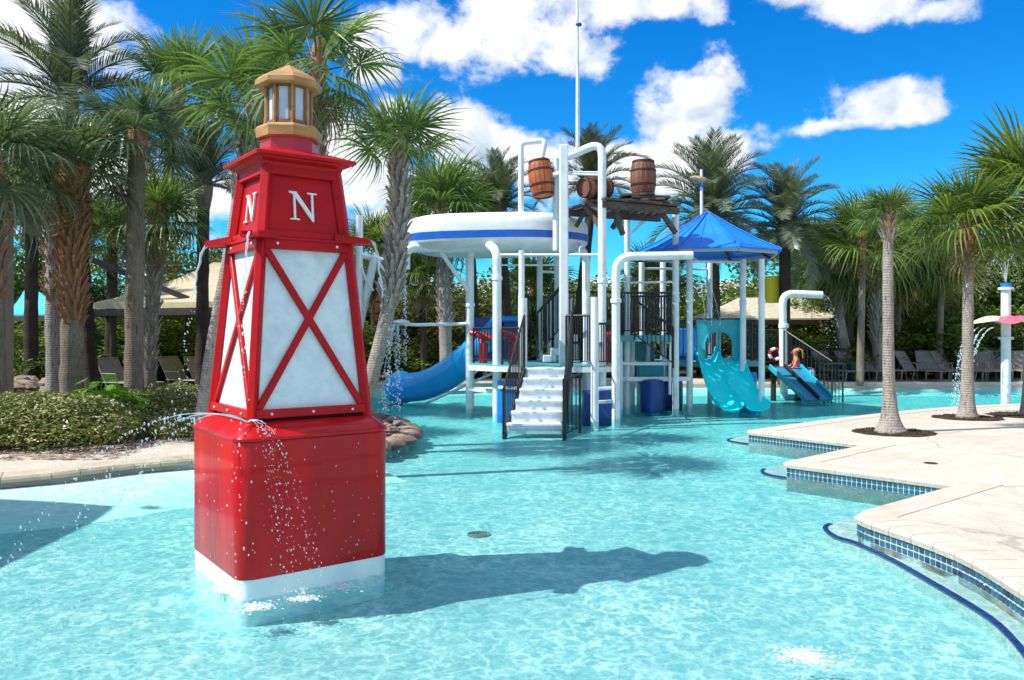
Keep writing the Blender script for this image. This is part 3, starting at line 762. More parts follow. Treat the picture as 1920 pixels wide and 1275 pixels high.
for k in range(8):
    a = a8+R(45*k); a2 = a+R(45); rr = .148
    p, q = Vector((rr*math.cos(a), rr*math.sin(a), 0)), Vector((rr*math.cos(a2), rr*math.sin(a2), 0))
    LP('mullion', beam(MB(), p+Vector((0,0,2.965)), p+Vector((0,0,3.235)), .018, .018, .003), M_ochre)
    t = (q-p).normalized(); nrm = Vector((t.y, -t.x, 0)); Mx = Matrix((t, -nrm, Vector((0,0,1)))).transposed(); mid = (p+q)/2; w = (q-p).length
    fr = MB()
    for zc in (2.985, 3.222): fr.box(mid-nrm*.004+Vector((0,0,zc)), (w-.03, .018, .022), Mx, .002)
    for s in (-1, 1): fr.box(mid-nrm*.004+t*s*(w/2-.016)+Vector((0,0,3.1035)), (.016, .0185, .214), Mx, .002)
    f_ = LP('window_frame', fr, M_ochre_d)
    LP('pane', MB().box(mid-nrm*.010+Vector((0,0,3.1035)), (w-.044, .006, .214), Mx), M_frost, f_)
LP('lantern_roof', MB().lathe([(.14,3.226),(.208,3.222),(.220,3.232),(.220,3.262),(.190,3.292),(.012,3.388),(.004,3.392)], n=8, a0=a8), M_ochre)

# water pouring off the fountain
def stream(name, p0, v0, T, r, label, cat='water jet', split=.45, nd=22, n_t=14, group=None, seed=1, wob=.012, drop=.012, parent=None, acc=None):
    g = random.Random(seed); mb = acc or MB(); p0 = Vector(p0); v0 = Vector(v0)
    def P_(t): return p0+v0*t+Vector((0,0,-4.9*t*t))
    pts = [P_(T*split*i/n_t)+Vector((g.uniform(-1,1), g.uniform(-1,1), 0))*wob*(i/n_t) for i in range(n_t+1)]
    mb.tube(pts, [r*(1-.6*i/n_t)*g.uniform(.45,1.0) for i in range(n_t+1)], 6)
    nd = int(nd*2.2)
    for k in range(nd):
        t = T*(split*.8+(1-split*.8)*(k+g.random())/nd); q = P_(t); sp = .035*(t/T)
        q += Vector((g.gauss(0,sp), g.gauss(0,sp), g.gauss(0,sp)))
        s = drop*.45*g.uniform(.3,1.0); mb.blob(q, (s, s, s*g.uniform(1,2.0)), 6, 4)
    if acc: return acc
    return done(mb, name, label, cat)
def done(mb, name, label, cat):
    return tag(mb.build(name, M_drop, None, smooth=True, angle=180), label, cat, kind='stuff')
def lw(x, y, z): v = rotm(0,0,R(37))@Vector((x, y, 0)); return Vector((LH[0]+v.x, LH[1]+v.y, z))
for k, (lab, v) in enumerate([('thin stream falling from the front spout of the lighthouse', .25), ('thin stream falling from the spout over the panels with the dry side', .3), ('thin stream falling behind the lighthouse tower', .3), ('thin stream arcing from the spout on the palm side of the lighthouse', .45)]):
    a = R(-135+90*k); d_ = rotm(0,0,R(37))@Vector((math.cos(a), math.sin(a), 0)); p = lw(.575*math.cos(a), .575*math.sin(a), 2.195)
    stream('water_jet', p, d_*v, math.sqrt(2.15/4.9), .014, lab, seed=k+1, split=.42, nd=34, drop=.014)
bj = 0
for (lx, ly, dirs) in ((-.42,-.42,((-.30,-1.0),(-.15,-1.0),(.05,-1.0))), (-.42,-.42,((-1.0,-.1),(-1.0,.15),(-1.0,.4)))):
    am = MB()
    for i, (dx, dy) in enumerate(dirs):
        d_ = rotm(0,0,R(37))@Vector((dx, dy, 0)); p = lw(lx, ly, 1.05); side = 'over the red base' if dy < -.9 else 'toward the shrubs'
        if dy < -.9: d_ = rotm(0,0,R(37))@Vector((.55+.18*i, -.62, 0)); v = .55+.1*i; up = .5
        else: v = 1.7+.3*i; up = 1.1
        stream('water_spray', p, d_*v+Vector((0,0,up)), .62 if dy < -.9 else .66, .007, '', seed=20+bj, split=.3, nd=60, drop=.010 if dy<-.9 else .014, acc=am); bj += 1
    done(am, 'water_spray', 'fine nozzle spray shooting from the tower foot %s' % side, 'water spray')
dl = MB(); g = random.Random(5)
for k in range(90):      # drops running down the shaded and sunny sides of the base
    s = g.uniform(.0015,.0045); f_ = g.random() < .75
    a = g.uniform(-.45,.45); z = g.uniform(.14,.92)
    v = Vector((a, -.504, z+.16)) if f_ else Vector((-.504, a, z+.16)); dl.blob(v, (s, s, s*g.uniform(1,2.6)), 6, 4)
dl.build('water_drops', M_drop, lh, smooth=True, angle=180, world=False, kind='stuff')
def splash(px, py, r, label, n=120, hgt=.06, seed=3):
    g = random.Random(seed); c = G(px, py, 0); mb = MB()
    for k in range(n*3):
        a = g.uniform(0, 6.28); q = abs(g.gauss(0, r*.5)); s = g.uniform(.0015,.005)
        flat = k % 4; mb.blob((c.x+q*math.cos(a)*1.3, c.y+q*math.sin(a), .002 if flat else max(0, g.gauss(0, hgt*.5))), (s*2.6, s*1.7, s*.4) if flat else (s, s, s), 7, 4)
    return tag(mb.build('splash', M_foam, smooth=True, angle=180), label, 'splash', kind='stuff')
M_foam = mat('foam', (.86, .93, .94), .35)
_n = NT(M_foam.node_tree); _t = _n.new('ShaderNodeBsdfTransparent'); _m = _n.new('ShaderNodeMixShader'); _m.inputs[0].default_value = .45
_n.l.new(_t.outputs[0], _m.inputs[1]); _n.l.new(_n.n['Principled BSDF'].outputs[0], _m.inputs[2]); _n.l.new(_m.outputs[0], _n.n['Material Output'].inputs[0])
splash(570, 1122, .07, 'small bubbling splash where the front stream lands', 130, .07, 1)
splash(258, 925, .13, 'white bubbling splash between the lighthouse and the path', 200, .07, 2)
splash(425, 1105, .10, 'low line of foam around the white foot of the lighthouse', 140, .02, 3)
splash(1510, 1232, .14, 'low bubbling patch at the edge of the shallow water', 220, .03, 4)
splash(480, 1138, .10, 'foam lapping at the front corner of the white foot', 160, .02, 5)
splash(640, 1100, .12, 'thin foam along the shaded side of the white foot', 120, .02, 6)

# ================================================================== play structure
PX, PY = 1.6, 16.0
ps = thing('play_structure', 'white posted water play structure with stairs, boat canopy, barrel deck and slides', 'play structure', (PX, PY, -.16))
FL = -.16
def P(name, mb, m, parent=ps, smooth=False, **k): return mb.build(name, m, parent, smooth, **k)
def post(px, d, y_top, wpx, y_bot=None, collars=(.9,), top=None, nm='post'):
    """round post standing on the pool floor"""
    x = (px-CX)/F*d; zt = EYE+(HY-y_top)/F*d; zb = FL if y_bot is None else EYE+(HY-y_bot)/F*d
    r = wpx/F*d/2; mb = MB().tube([(x, d, zb), (x, d, zt)], r, 16)
    o = P(nm, mb, M_pole, smooth=True)
    if y_bot is None: P('flange', MB().lathe([(r*1.5, FL+.002), (r*1.5, FL+.02), (r*1.02, FL+.03)], (x, d, 0), 16, cap=False), M_pole, o, smooth=True)
    for c_ in collars:
        P('collar', MB().lathe([(r, -.05), (r*1.16, -.045), (r*1.16, .045), (r, .05)], (x, d, c_+zb if c_+zb < zt else zt-.1), 16, cap=False), M_pole, o, smooth=True)
    return o
def pipe(pts, wpx, d, nm='pipe', r=.25, m=None, parent=ps):
    return P(nm, MB().tube(bend(pts, r), wpx/F*d/2, 14), m or M_pole, parent, smooth=True)
# boat frame
pipe([W(881,16.5,z=FL), W(881,16.5,470)], 16, 16.5, 'post')
P('collar', MB().lathe([(.088,-.04),(.105,-.035),(.105,.035),(.088,.04)], tuple(W(881,16.5,572)), 16, cap=False), M_pole, smooth=True)
pipe([W(932,15.5,z=FL), W(932,15.5,470), W(905,16.0,450)], 17, 15.5, 'post', .2)
P('collar', MB().lathe([(.09,-.04),(.105,-.035),(.105,.035),(.09,.04)], tuple(W(932,15.5,522)), 16, cap=False), M_pole, smooth=True)
pipe([W(760,16.2,505), W(760,16.2,464), W(930,16.6,461)], 18, 16.4, 'spray_pipe', .28)
P('strut', MB().tube([W(826,16.4,472), W(878,16.4,546)], .045, 10), M_pole, smooth=True)
pipe([W(977,16.0,z=FL), W(977,16.0,268), W(1022,15.9,263), W(1015,15.9,300)], 11, 16, 'post', .1)
post(1012, 17.6, 472, 11, collars=(1.5,)); post(1045, 17.8, 472, 11, collars=(1.5,)); post(978, 15.1, 470, 11, collars=(2.1,))
post(981, 14.9, 559, 15, collars=())
P('post', MB().box(((W(1057,15.2,0).x), 15.2, (W(1057,15.2,272).z+FL)/2), (.165, .165, W(1057,15.2,272).z-FL), None, .02), M_pole)
post(1043, 15.5, 298, 13, y_bot=470, collars=(), nm='strut')
pipe([W(1099,15.8,z=FL), W(1099,15.8,478), W(1080,16.2,458)], 15, 15.8, 'post', .2)
pipe([W(1129,15.0,z=FL), W(1129,15.0,266), W(1064,15.2,294)], 15.5, 15.1, 'post', .28)
P('collar', MB().lathe([(.08,-.04),(.095,-.035),(.095,.035),(.08,.04)], tuple(W(1129,15.0,527)), 16, cap=False), M_pole, smooth=True)
pipe([W(1155,14.5,z=FL), W(1155,14.5,481), W(1298,14.6,479)], 16, 14.5, 'spray_pipe', .30)
P('collar', MB().lathe([(.085,-.04),(.1,-.035),(.1,.035),(.085,.04)], tuple(W(1155,14.5,564)), 16, cap=False), M_pole, smooth=True)
post(1115, 14.1, 557, 15, collars=())
post(1176, 16.7, 402, 11, collars=(2.4,)); post(1267, 16.4, 388, 12.5, collars=(2.4, )); post(1293, 16.8, 474, 12, collars=(2.4,))
# gazebo posts
for (px, d, wd) in ((1203,18.6,10.5),(1243,18.9,11),(1331,19.0,9.5),(1393,16.9,11.5),(1428,16.3,11.5)): post(px, d, 486 if d < 17.5 else 492, wd, collars=(2.35,))
P('flagpole', MB().tube([W(1083,15.1,286), W(1083,15.1,150), W(1082,15.1,-60)], [.040,.034,.022], 10), M_pole, smooth=True)
P('pole_light', MB().tube([W(1082,15.1,46), W(1088,15.0,46)], .035, 8), M_navy, smooth=True)
P('crossbar', MB().tube([W(1028,15.5,331), W(1062,15.2,322)], [.06,.045], 12), M_pole, smooth=True)
P('crossbar', MB().tube([W(1062,15.2,326), W(1124,15.0,328)], .022, 8), M_pole, smooth=True)
P('crossbar', MB().tube([W(1062,15.2,322), W(1124,15.0,323)], .016, 8), M_pole, smooth=True)
P('crossbar', MB().tube([W(935,15.5,478), W(1127,15.0,478)], .028, 8), M_pole, smooth=True)
P('crossbar', MB().tube([W(935,16.5,497), W(1060,16.5,497)], .020, 8), M_pole, smooth=True)
P('crossbar', MB().tube([W(995,16,455), W(995,16,485)], .02, 8), M_pole, smooth=True)
# boat canopy
bc = W(932, 16.9, z=0); bz = 3.17
def boat_ring(s, z, dx=0.0):
    pts = []
    for k in range(48):
        a = 2*math.pi*k/48; ca, sa = math.cos(a), math.sin(a)
        e = .62; x = 1.93*s*math.copysign(abs(ca)**e, ca); y = 1.25*s*math.copysign(abs(sa)**(e+.1), sa)
        if x > 0: y *= 1-.45*(x/1.95)**3
        v = rotm(0,0,R(-9))@Vector((x, y, 0)); sheer = .0
        pts.append(Vector((bc.x+v.x+dx, bc.y+v.y, z)))
    return pts
def ringloft(rings, cap0=True, cap1=True):
    mb = MB(); n = len(rings[0])
    for r_ in rings: mb.v += r_
    for i in range(len(rings)-1):
        for k in range(n): mb.f.append((i*n+k, i*n+(k+1) % n, (i+1)*n+(k+1) % n, (i+1)*n+k))
    if cap0: mb.f.append(tuple(range(n))[::-1])
    if cap1: mb.f.append(tuple((len(rings)-1)*n+k for k in range(n)))
    return mb
hull = P('boat_canopy', ringloft([boat_ring(s, bz+z) for s, z in ((.10,.02),(.62,.03),(.84,.07),(.95,.15),(.985,.24),(.99,.40),(.99,.56),(.975,.65),(.93,.73),(.85,.775),(.60,.80),(.1,.81))]), M_boat, smooth=True, angle=60)
P('stripe', ringloft([boat_ring(s, bz+z) for s, z in ((.986,.262),(.994,.266),(.9955,.400),(.9955,.405),(.988,.409))], False, False), M_stripe, hull, smooth=True)
# barrel deck
c0, c1, c2, c3 = W(1128,14.9,374), W(1064,16.05,392), W(1236,16.9,400), W(1272,15.75,386)
zt = 4.06; 
for v in (c0, c1, c2, c3): v.z = zt
bd = P('barrel_deck', beam(beam(MB(), c0+Vector((0,.05,-.10)), c3+Vector((0,.05,-.10)), .10, .13), c1+Vector((0,-.05,-.10)), c2+Vector((0,-.05,-.10)), .10, .13), M_plank)
for k in range(12):
    t = (k+.5)/12; a = c0.lerp(c3, t); b = c1.lerp(c2, t); g = rg.uniform(-.07,.07)
    d_ = (b-a).normalized(); beam_ = MB(); beam(beam_, a-d_*(.08+g), b+d_*(.08-g), .135, .035); 
    for v in beam_.v: v.z += rg.uniform(-.006,.006)
    P('plank', beam_, M_plank, bd)
for (a, b) in ((W(1128,15.1,395), W(1100,15.3,378)), (W(1168,15.4,440), W(1150,15.2,385)), (W(1267,16.0,437), W(1238,15.9,395)), (W(1126,15.2,425), W(1096,15.4,385)), (W(1080,15.9,425), W(1098,15.9,394)), (W(1148,15.7,428),W(1174,15.8,390))):
    P('knee_brace', beam(MB(), a, b, .07, .09), M_plank, bd)
# blue tent roof
rc = W(1326, 17.35, z=0); rR = 1.60
for k in range(8):
    a, a2 = R(45*k+10), R(45*k+55); g_ = .004
    def rp(r, z, aa): return Vector((rc.x+r*math.cos(aa), rc.y+r*math.sin(aa), z))
    segs = [(.015,4.16),(.55,3.82),(1.10,3.50),(rR,3.27)]
    mb = MB(); vs = []; 
    for (r, z) in segs:
        for t in (0.004,.33,.67,.996):
            A2 = rp(r,z,a).lerp(rp(r,z,a2), t); A2.z -= .003*math.sin(math.pi*t)*r; vs.append(A2)
    n0 = len(vs); vs2 = [v-Vector((0,0,.03)) for v in vs]
    fs = []
    for i in range(3):
        for j in range(3): q = i*4+j; fs.append((q, q+4, q+5, q+1)); fs.append((q+1+n0, q+5+n0, q+4+n0, q+n0))
    for j in range(3): fs.append((12+j, 12+j+n0, 13+j+n0, 13+j))
    mb.add(vs+vs2, fs); rf = P('roof_panel', mb, M_roof, smooth=False)
    P('seam', MB().tube([rp(.02,4.18,a), rp(.55,3.845,a), rp(1.1,3.52,a), rp(rR,3.285,a)], .016, 6), M_roof, rf, smooth=True)
    for q in (.33, .67):
        P('seam', MB().tube([rp(.2,4.05,a).lerp(rp(.2,4.05,a2),q), rp(.55,3.832,a).lerp(rp(.55,3.832,a2),q), rp(1.1,3.505,a).lerp(rp(1.1,3.505,a2),q), rp(rR,3.275,a).lerp(rp(rR,3.275,a2),q)], .008, 5), M_roof, rf)
    P('fascia', beam(MB(), rp(rR-.10,3.22,a), rp(rR-.10,3.22,a2), .04, .07), M_roof_in, rf)
    P('rafter', beam(MB(), rp(.05,4.06,a), rp(rR-.14,3.19,a), .04, .05), M_bronze, rf)
P('mast', MB().tube([(rc.x-.12, rc.y, 4.0), W(1315,17.35,318)], [.035,.028], 10), M_pole, smooth=True)
# fish on the mast
fc = W(1311, 17.3, 337); fish = MB()
fish.tube([fc+Vector((-.20,0,.05)), fc+Vector((-.12,0,.04)), fc, fc+Vector((.12,0,-.01)), fc+Vector((.18,0,-.03))], [.02,.09,.14,.09,.02], 12, squash=.6)
fo = P('weather_vane_fish', fish, mat('cream_fish', (.55,.42,.26), .5, var=(.3,.2,.1), vscale=8), smooth=True)
P('fin', MB().add([fc+Vector((-.22,0,.10)), fc+Vector((-.22,.03,.10)), fc+Vector((.10,0,-.20)), fc+Vector((.10,.03,-.20)), fc+Vector((.05,0,-.04)), fc+Vector((.05,.03,-.04))], [(0,2,4),(1,5,3),(0,1,3,2),(2,3,5,4),(4,5,1,0)]), M_blue, fo)
# lower deck
def slab(poly, z, t, m, nm, parent=ps):
    return P(nm, MB().prism([(v[0], v[1]) for v in poly], z-t, z), m, parent)
d1 = slab([(-.86,15.6),(-.30,15.0),(.28,14.75),(1.55,14.75),(1.95,15.0),(2.0,17.6),(-.86,17.6)], .93, .10, M_pole, 'lower_deck')
slab([(-.84,15.62),(-.28,15.02),(.29,14.77),(1.53,14.77),(1.93,15.02),(1.98,17.58),(-.84,17.58)], .945, .012, M_teal, 'deck_mat', d1)
P('ledge_beam', beam(MB(), W(886,16.3,z=.40), W(932,15.7,z=.40), .22, .06, .01), M_pole)
P('ledge_beam', beam(MB(), W(938,15.3,z=.52), W(980,15.0,z=.52), .16, .06, .01), M_pole)
P('ledge_beam', beam(MB(), W(1118,14.4,z=.55), W(1155,14.8,z=.55), .16, .05, .01), M_pole)
# front stairs
sx0, sx1 = W(950,13.2,z=0).x, W(1052,13.2,z=0).x; tx0, tx1 = W(988,14.75,z=0).x, W(1062,14.75,z=0).x
st = thing('stair', 'x', 'x'); bpy.data.objects.remove(st)
nst = 6
stair = P('staircase', beam(MB(), Vector((sx0-.04,12.95,-.16)), Vector((tx0-.04,14.78,.88)), .03, .12), M_bronze)
P('stringer', beam(MB(), Vector((sx1+.04,12.95,-.16)), Vector((tx1+.04,14.78,.88)), .03, .12), M_bronze, stair)
for k in range(nst):
    t = k/(nst-1); y = 13.05+t*1.42; z = .08+k*.168; xa, xb = sx0+(tx0-sx0)*t, sx1+(tx1-sx1)*t
    s_ = P('step', MB().box(((xa+xb)/2, y+.16, z-.02), (xb-xa, .34, .04), None, .006), M_step, stair)
    P('riser', MB().box(((xa+xb)/2, y+.02, z-.104), (xb-xa-.01, .022, .128)), M_step, stair)
def railing(a, b, h, n, nm='railing', lower=.10, post_r=.022, bar=.011, parent=ps, a_post=True, b_post=True):
    a, b = Vector(a), Vector(b); U = Vector((0,0,1)); mb = MB()
    mb.tube([a+U*h, b+U*h], .022, 8); mb.tube([a+U*lower, b+U*lower], .014, 6)
    if a_post: mb.tube([a, a+U*h], post_r, 8)
    if b_post: mb.tube([b, b+U*h], post_r, 8)
    for i in range(1, n):
        p = a.lerp(b, i/n); mb.tube([p+U*lower, p+U*h], bar, 5, cap=False)
    return P(nm, mb, M_black, parent, smooth=True)
railing((sx0-.05,12.98,-.30), (tx0-.05,14.72,.93), .95, 13)
railing((sx1+.05,12.90,-.16), (tx1+.10,14.72,.93), 1.02, 14)
railing((sx1+.02,12.80,-.16), (sx1+.32,13.3,-.1), .98, 4)
railing(W(888,16.2,z=.93), W(925,15.55,z=.93), .72, 7); railing(W(942,15.4,z=.93), W(975,15.0,z=.93), .72, 7)
railing(W(1062,14.9,z=.93), W(1110,14.7,z=.93), .95, 11); railing(W(1118,14.7,z=.93), W(1150,15.0,z=.93), .8, 7)
railing((1.9,15.2,.93), (1.95,17.4,.93), .85, 14); railing((-.8,17.5,.93), (.4,17.5,.93), .85, 12)
# upper stairs
for k in range(4):
    P('step', MB().box((W(1024+k*14,16.4,0).x+.06, 16.6, 1.03+.14*k), (.26, .75, .14), None, .012), M_step, d1)
railing(W(1008,16.3,z=1.02), W(1056,16.3,z=1.62), .95, 7); railing(W(1008,17.1,z=1.02), W(1060,17.1,z=1.66), .95, 7)
railing(W(1062,16.6,z=1.55), W(1150,16.6,z=1.55), .85, 14)
# deck behind, at breast height
d2 = slab([W(1163,16.2,0)[:2], W(1262,16.2,0)[:2], W(1262,17.9,0)[:2], W(1150,17.9,0)[:2]], 1.50, .12, M_teal, 'upper_deck')
railing(W(1166,16.25,z=1.50), W(1258,16.25,z=1.50), .87, 16); railing(W(1158,17.85,z=1.50), W(1262,17.85,z=1.50), .87, 18)
railing(W(1190,16.0,z=1.42), W(1262,15.8,z=.86), .80, 9)
P('ladder_frame', MB().tube([W(1163,16.3,z=1.40), W(1163,16.3,z=FL)], .05, 8).tube([W(1256,16.3,z=1.40), W(1256,16.3,z=.3)], .03, 8), M_pole, smooth=True)
for (px, d) in ((1172,17.9),(1198,17.9)): post(px, d, 632, 9, collars=())
# tanks and panels
def drum(px, d, py0, py1, wpx, m, lab=None):
    c = W(px, d, py1); h = (py1-py0)/F*d; r = wpx/2/F*d
    o = P('tank', MB().lathe([(r*.9,-.2),(r,0),(r,h*.8),(r*.93,h*.95),(r*.5,h)], tuple(c), 22), m, smooth=True); return o
drum(1222, 16.6, 710, 755, 46, M_navy); drum(1262, 17.2, 712, 752, 36, M_navy)
P('tank', MB().box((W(1132,14.9,0).x, 14.95, .12), (.26, .4, .75), None, .03), M_navy)
P('tank', MB().box((W(1105,14.8,0).x, 14.95, .10), (.22, .4, .75), None, .03), M_navy)
P('splash_panel', MB().box((W(951,15.2,0).x, 15.2, .15), (.42, .05, 1.0), rotm(0,0,R(-30)), .01), M_blue)
P('play_wall', MB().box((W(958,17.0,0).x, 17.0, 1.39), (.34, .06, .95), None, .02), M_navy)
P('play_wall', MB().box((W(955,17.0,0).x, 16.92, 1.85), (.40, .12, .12), None, .03), M_blue)
P('play_wall', MB().box((W(1285,18.2,0).x, 18.2, 1.25), (.55, .06, .8), None, .02), M_blue)
P('play_wall', MB().box((W(1405,16.8,0).x, 16.85, .18), (.34, .06, 1.1), None, .02), M_blue)
P('splash_table', MB().box((W(1222,17.4,0).x, 17.4, .66), (.62, .3, .42), None, .03), M_panelt)
P('play_wall', MB().box((W(905,17.1,0).x, 17.1, 1.40), (.40, .05, .95), None, .02), M_navy)
for (a, b, w) in ((W(1160,16.5,z=.60), W(1293,16.6,z=.60), .09), (W(1160,16.5,z=.92), W(1262,16.5,z=.92), .07), (W(1176,17.8,z=.60), W(1176,16.4,z=.60), .07), (W(885,17.4,z=.42), W(975,17.4,z=.42), .07), (W(1112,14.5,z=.30), W(1158,14.8,z=.30), .06),
                  (W(1293,16.8,z=3.05), W(1393,16.9,z=3.05), .05), (W(1203,18.6,z=3.05), W(1331,19.0,z=3.05), .05), (W(1176,16.7,z=2.6), W(1267,16.4,z=2.6), .045), (W(1012,17.6,z=2.9), W(1045,17.8,z=2.9), .05)):
    P('crossbeam', beam(MB(), a, b, w, w, .008), M_pole)
for (px, d, t, w) in ((1186,17.3,634,9), (1215,17.6,640,8), (1245,17.3,634,9), (1100,17.4,600,9), (1068,17.5,560,10), (1030,17.5,560,8), (1347,18.3,600,9)): post(px, d, t, w, collars=(.6,))
for (px0, px1, d, z) in ((1300,1345,18.4,.95), (1410,1430,17.0,.95)): railing(W(px0,d,z=z), W(px1,d,z=z), .8, 5)
P('valve_box', MB().box((W(1075,16.9,0).x, 16.9, 1.15), (.22,.18,.34), None, .02), M_pole); P('activity_panel', MB().box((W(1195,17.9,0).x, 17.85, 1.15), (.75,.04,.45), None, .01), M_teal)
# red cannons
def cannon(px, d, z, rz, tilt=0):
    c = W(px, d, z=z); st_ = P('water_cannon', MB().lathe([(.09,0),(.085,.38),(.06,.42),(.045,.5)], tuple(c), 14), M_cred, smooth=True)
    t = rotm(0,0,rz)@Vector((1, 0, .0)); t.z = tilt; t.normalize(); q = c+Vector((0,0,.54))
    P('barrel_tube', MB().tube([q-t*.24, q-t*.1, q, q+t*.30], [.05,.07,.075,.06], 12), M_cred, st_, smooth=True)
    P('yoke', MB().tube([q+Vector((-.09,0,-.1)), q+Vector((-.1,0,.06)), q+Vector((.1,0,.06)), q+Vector((.09,0,-.1))], .02, 8), M_cred, st_, smooth=True)
cannon(962, 15.6, .945, R(160), .30); cannon(906, 16.2, .945, R(150), .25); cannon(1134, 15.3, .945, R(20), .25)
# tube slide
tp = smooth_line([W(945,17.2,612), W(918,17.3,634), W(880,17.5,672), W(835,18.0,705), W(797,18.5,722), W(765,18.9,727), W(752,19.0,728)], 4)
P('tube_slide', MB().tube(tp, [.34]*(len(tp)-1)+[.345], 22, cap=False).tube([p for p in tp], [.315]*len(tp), 22, cap=False), M_slideb, smooth=True)
P('slide_joint', MB().tube([tp[9]-(tp[10]-tp[9]).normalized()*.03, tp[9]+(tp[10]-tp[9]).normalized()*.03], .352, 22), M_slideb, smooth=True)
dome = W(757, 18.9, 727); P('slide_mouth', MB().blob(dome+Vector((-.08,0,.0)), (.40,.42,.40), 20, 12), M_slideb, smooth=True)
P('slide_brace', MB().tube([W(935,17.0,z=.75), W(790,18.2,z=-.1)], .03, 8), M_pole, smooth=True)
# double slide with arched header
sd = W(1347, 17.1, z=0); hx = .475
hd = MB()
pz0, pz1 = .80, 1.84; rim = [(-hx,pz0),(-hx,pz1),(hx,pz1),(hx,pz0)]
def arch(cx, w, zb, zt_, n=12):
    pts = [(cx-w, zb)]
    for k in range(n+1): a = math.pi-math.pi*k/n; pts.append((cx+w*math.cos(a), zt_-w+w*math.sin(a)))
    pts.append((cx+w, zb)); return pts
bm = bmesh.new(); es = []
for loop in ([(-hx,pz0),(-hx,pz1),(hx,pz1),(hx,pz0)], arch(-.135,.175,1.05,1.55), ):
    pass
hdm = MB()
def strip(poly_o, y0, y1): hdm.prism(poly_o, y0, y1, Matrix(((1,0,0,sd.x),(0,0,1,sd.y),(0,1,0,0),(0,0,0,1))))
ap = arch(0, .30, 1.02, 1.60, 14)
half = len(ap)//2
lft = [(-hx,pz0+.1),(-hx,pz1),(0,pz1)]+ap[:half+1][::-1]; rgt = [(0,pz1),(hx,pz1),(hx,pz0+.1)]+ap[half:][::-1]
strip(lft, -.03, .03); strip(rgt, -.03, .03)
hdo = P('slide_header', hdm, M_panelt)
P('window_bar', MB().tube([(sd.x+.02, sd.y+.01, 1.02), (sd.x+.02, sd.y+.01, 1.59)], .03, 8), M_panelt, hdo)
P('header_cap', MB().box((sd.x, sd.y, 1.85), (.98, .10, .03)), M_bronze, hdo)
P('arch_trim', MB().tube([Vector((sd.x+x, sd.y-.03, z)) for x, z in ap], .022, 8), M_panelt, hdo, smooth=True)
ns = 22
def slide_lane(off):
    mb = MB(); prof = [(-1.0,.22),(-.92,.22),(-.80,.10),(-.5,.02),(0,0),(.5,.02),(.80,.10),(.92,.22),(1.0,.22)]
    rows = []
    for i in range(ns+1):
        t = i/ns; y = sd.y+.25-1.35*t; z = .0+1.08*(1-t)**1.0; z = 1.02*(1-t)+.11*math.sin(t*6.28)-.02
        if t > .85: z = z*.6+.02
        wd = .24-.0*t+.03*t; xc = sd.x+off*(1+.12*t)+.30*t*t*.85
        up = 1.0 if t < .8 else 1-(t-.8)*1.2
        rows.append([Vector((xc+u*wd, y, z+h*up*(1.15 if t < .35 else 1))) for u, h in prof])
    m_ = len(prof)
    for r_ in rows: mb.v += r_
    for i in range(ns):
        for k in range(m_-1): mb.f.append((i*m_+k, (i+1)*m_+k, (i+1)*m_+k+1, i*m_+k+1))
    n0 = len(mb.v); mb.v += [v-Vector((0,-.01,.03)) for v in mb.v[:n0]]
    for f in list(mb.f): mb.f.append(tuple(q+n0 for q in f)[::-1])
    for i in range(ns):
        for k in (0, m_-1):
            a, b = i*m_+k, (i+1)*m_+k; q = (a, b, b+n0, a+n0); mb.f.append(q if k else q[::-1])
    for k in range(m_-1): a = ns*m_+k; mb.f.append((a, a+n0, a+1+n0, a+1))
    return mb
P('slide_lane', slide_lane(-.235), M_slidet, smooth=True, angle=60); P('slide_lane', slide_lane(.235), M_slidet, smooth=True, angle=60)
slab([(sd.x-.6,sd.y+.05),(sd.x+1.0,sd.y+.05),(sd.x+1.0,sd.y+1.8),(sd.x-1.5,sd.y+1.8),(sd.x-1.5,sd.y+.3)], .93, .1, M_teal, 'slide_deck')
railing((sd.x+.55,sd.y+.1,.93), (sd.x+.95,sd.y+.1,.93), .85, 5); railing((sd.x-1.4,sd.y+1.75,.93), (sd.x+.95,sd.y+1.75,.93), .9, 24)
railing((sd.x-1.0,sd.y+.1,.93), (sd.x-.55,sd.y+.1,.93), .85, 5)
# splash arm reaching toward the leaning palm
P('spray_arm', MB().tube([W(875,16.4,607), W(780,16.5,609), W(748,16.5,607)], [.036,.036,.03], 10), M_pole, smooth=True)
P('spray_head', MB().lathe([(.02,.05),(.16,.02),(.20,-.02),(.05,-.04)], tuple(W(752,16.5,603)), 16), M_pole, smooth=True)

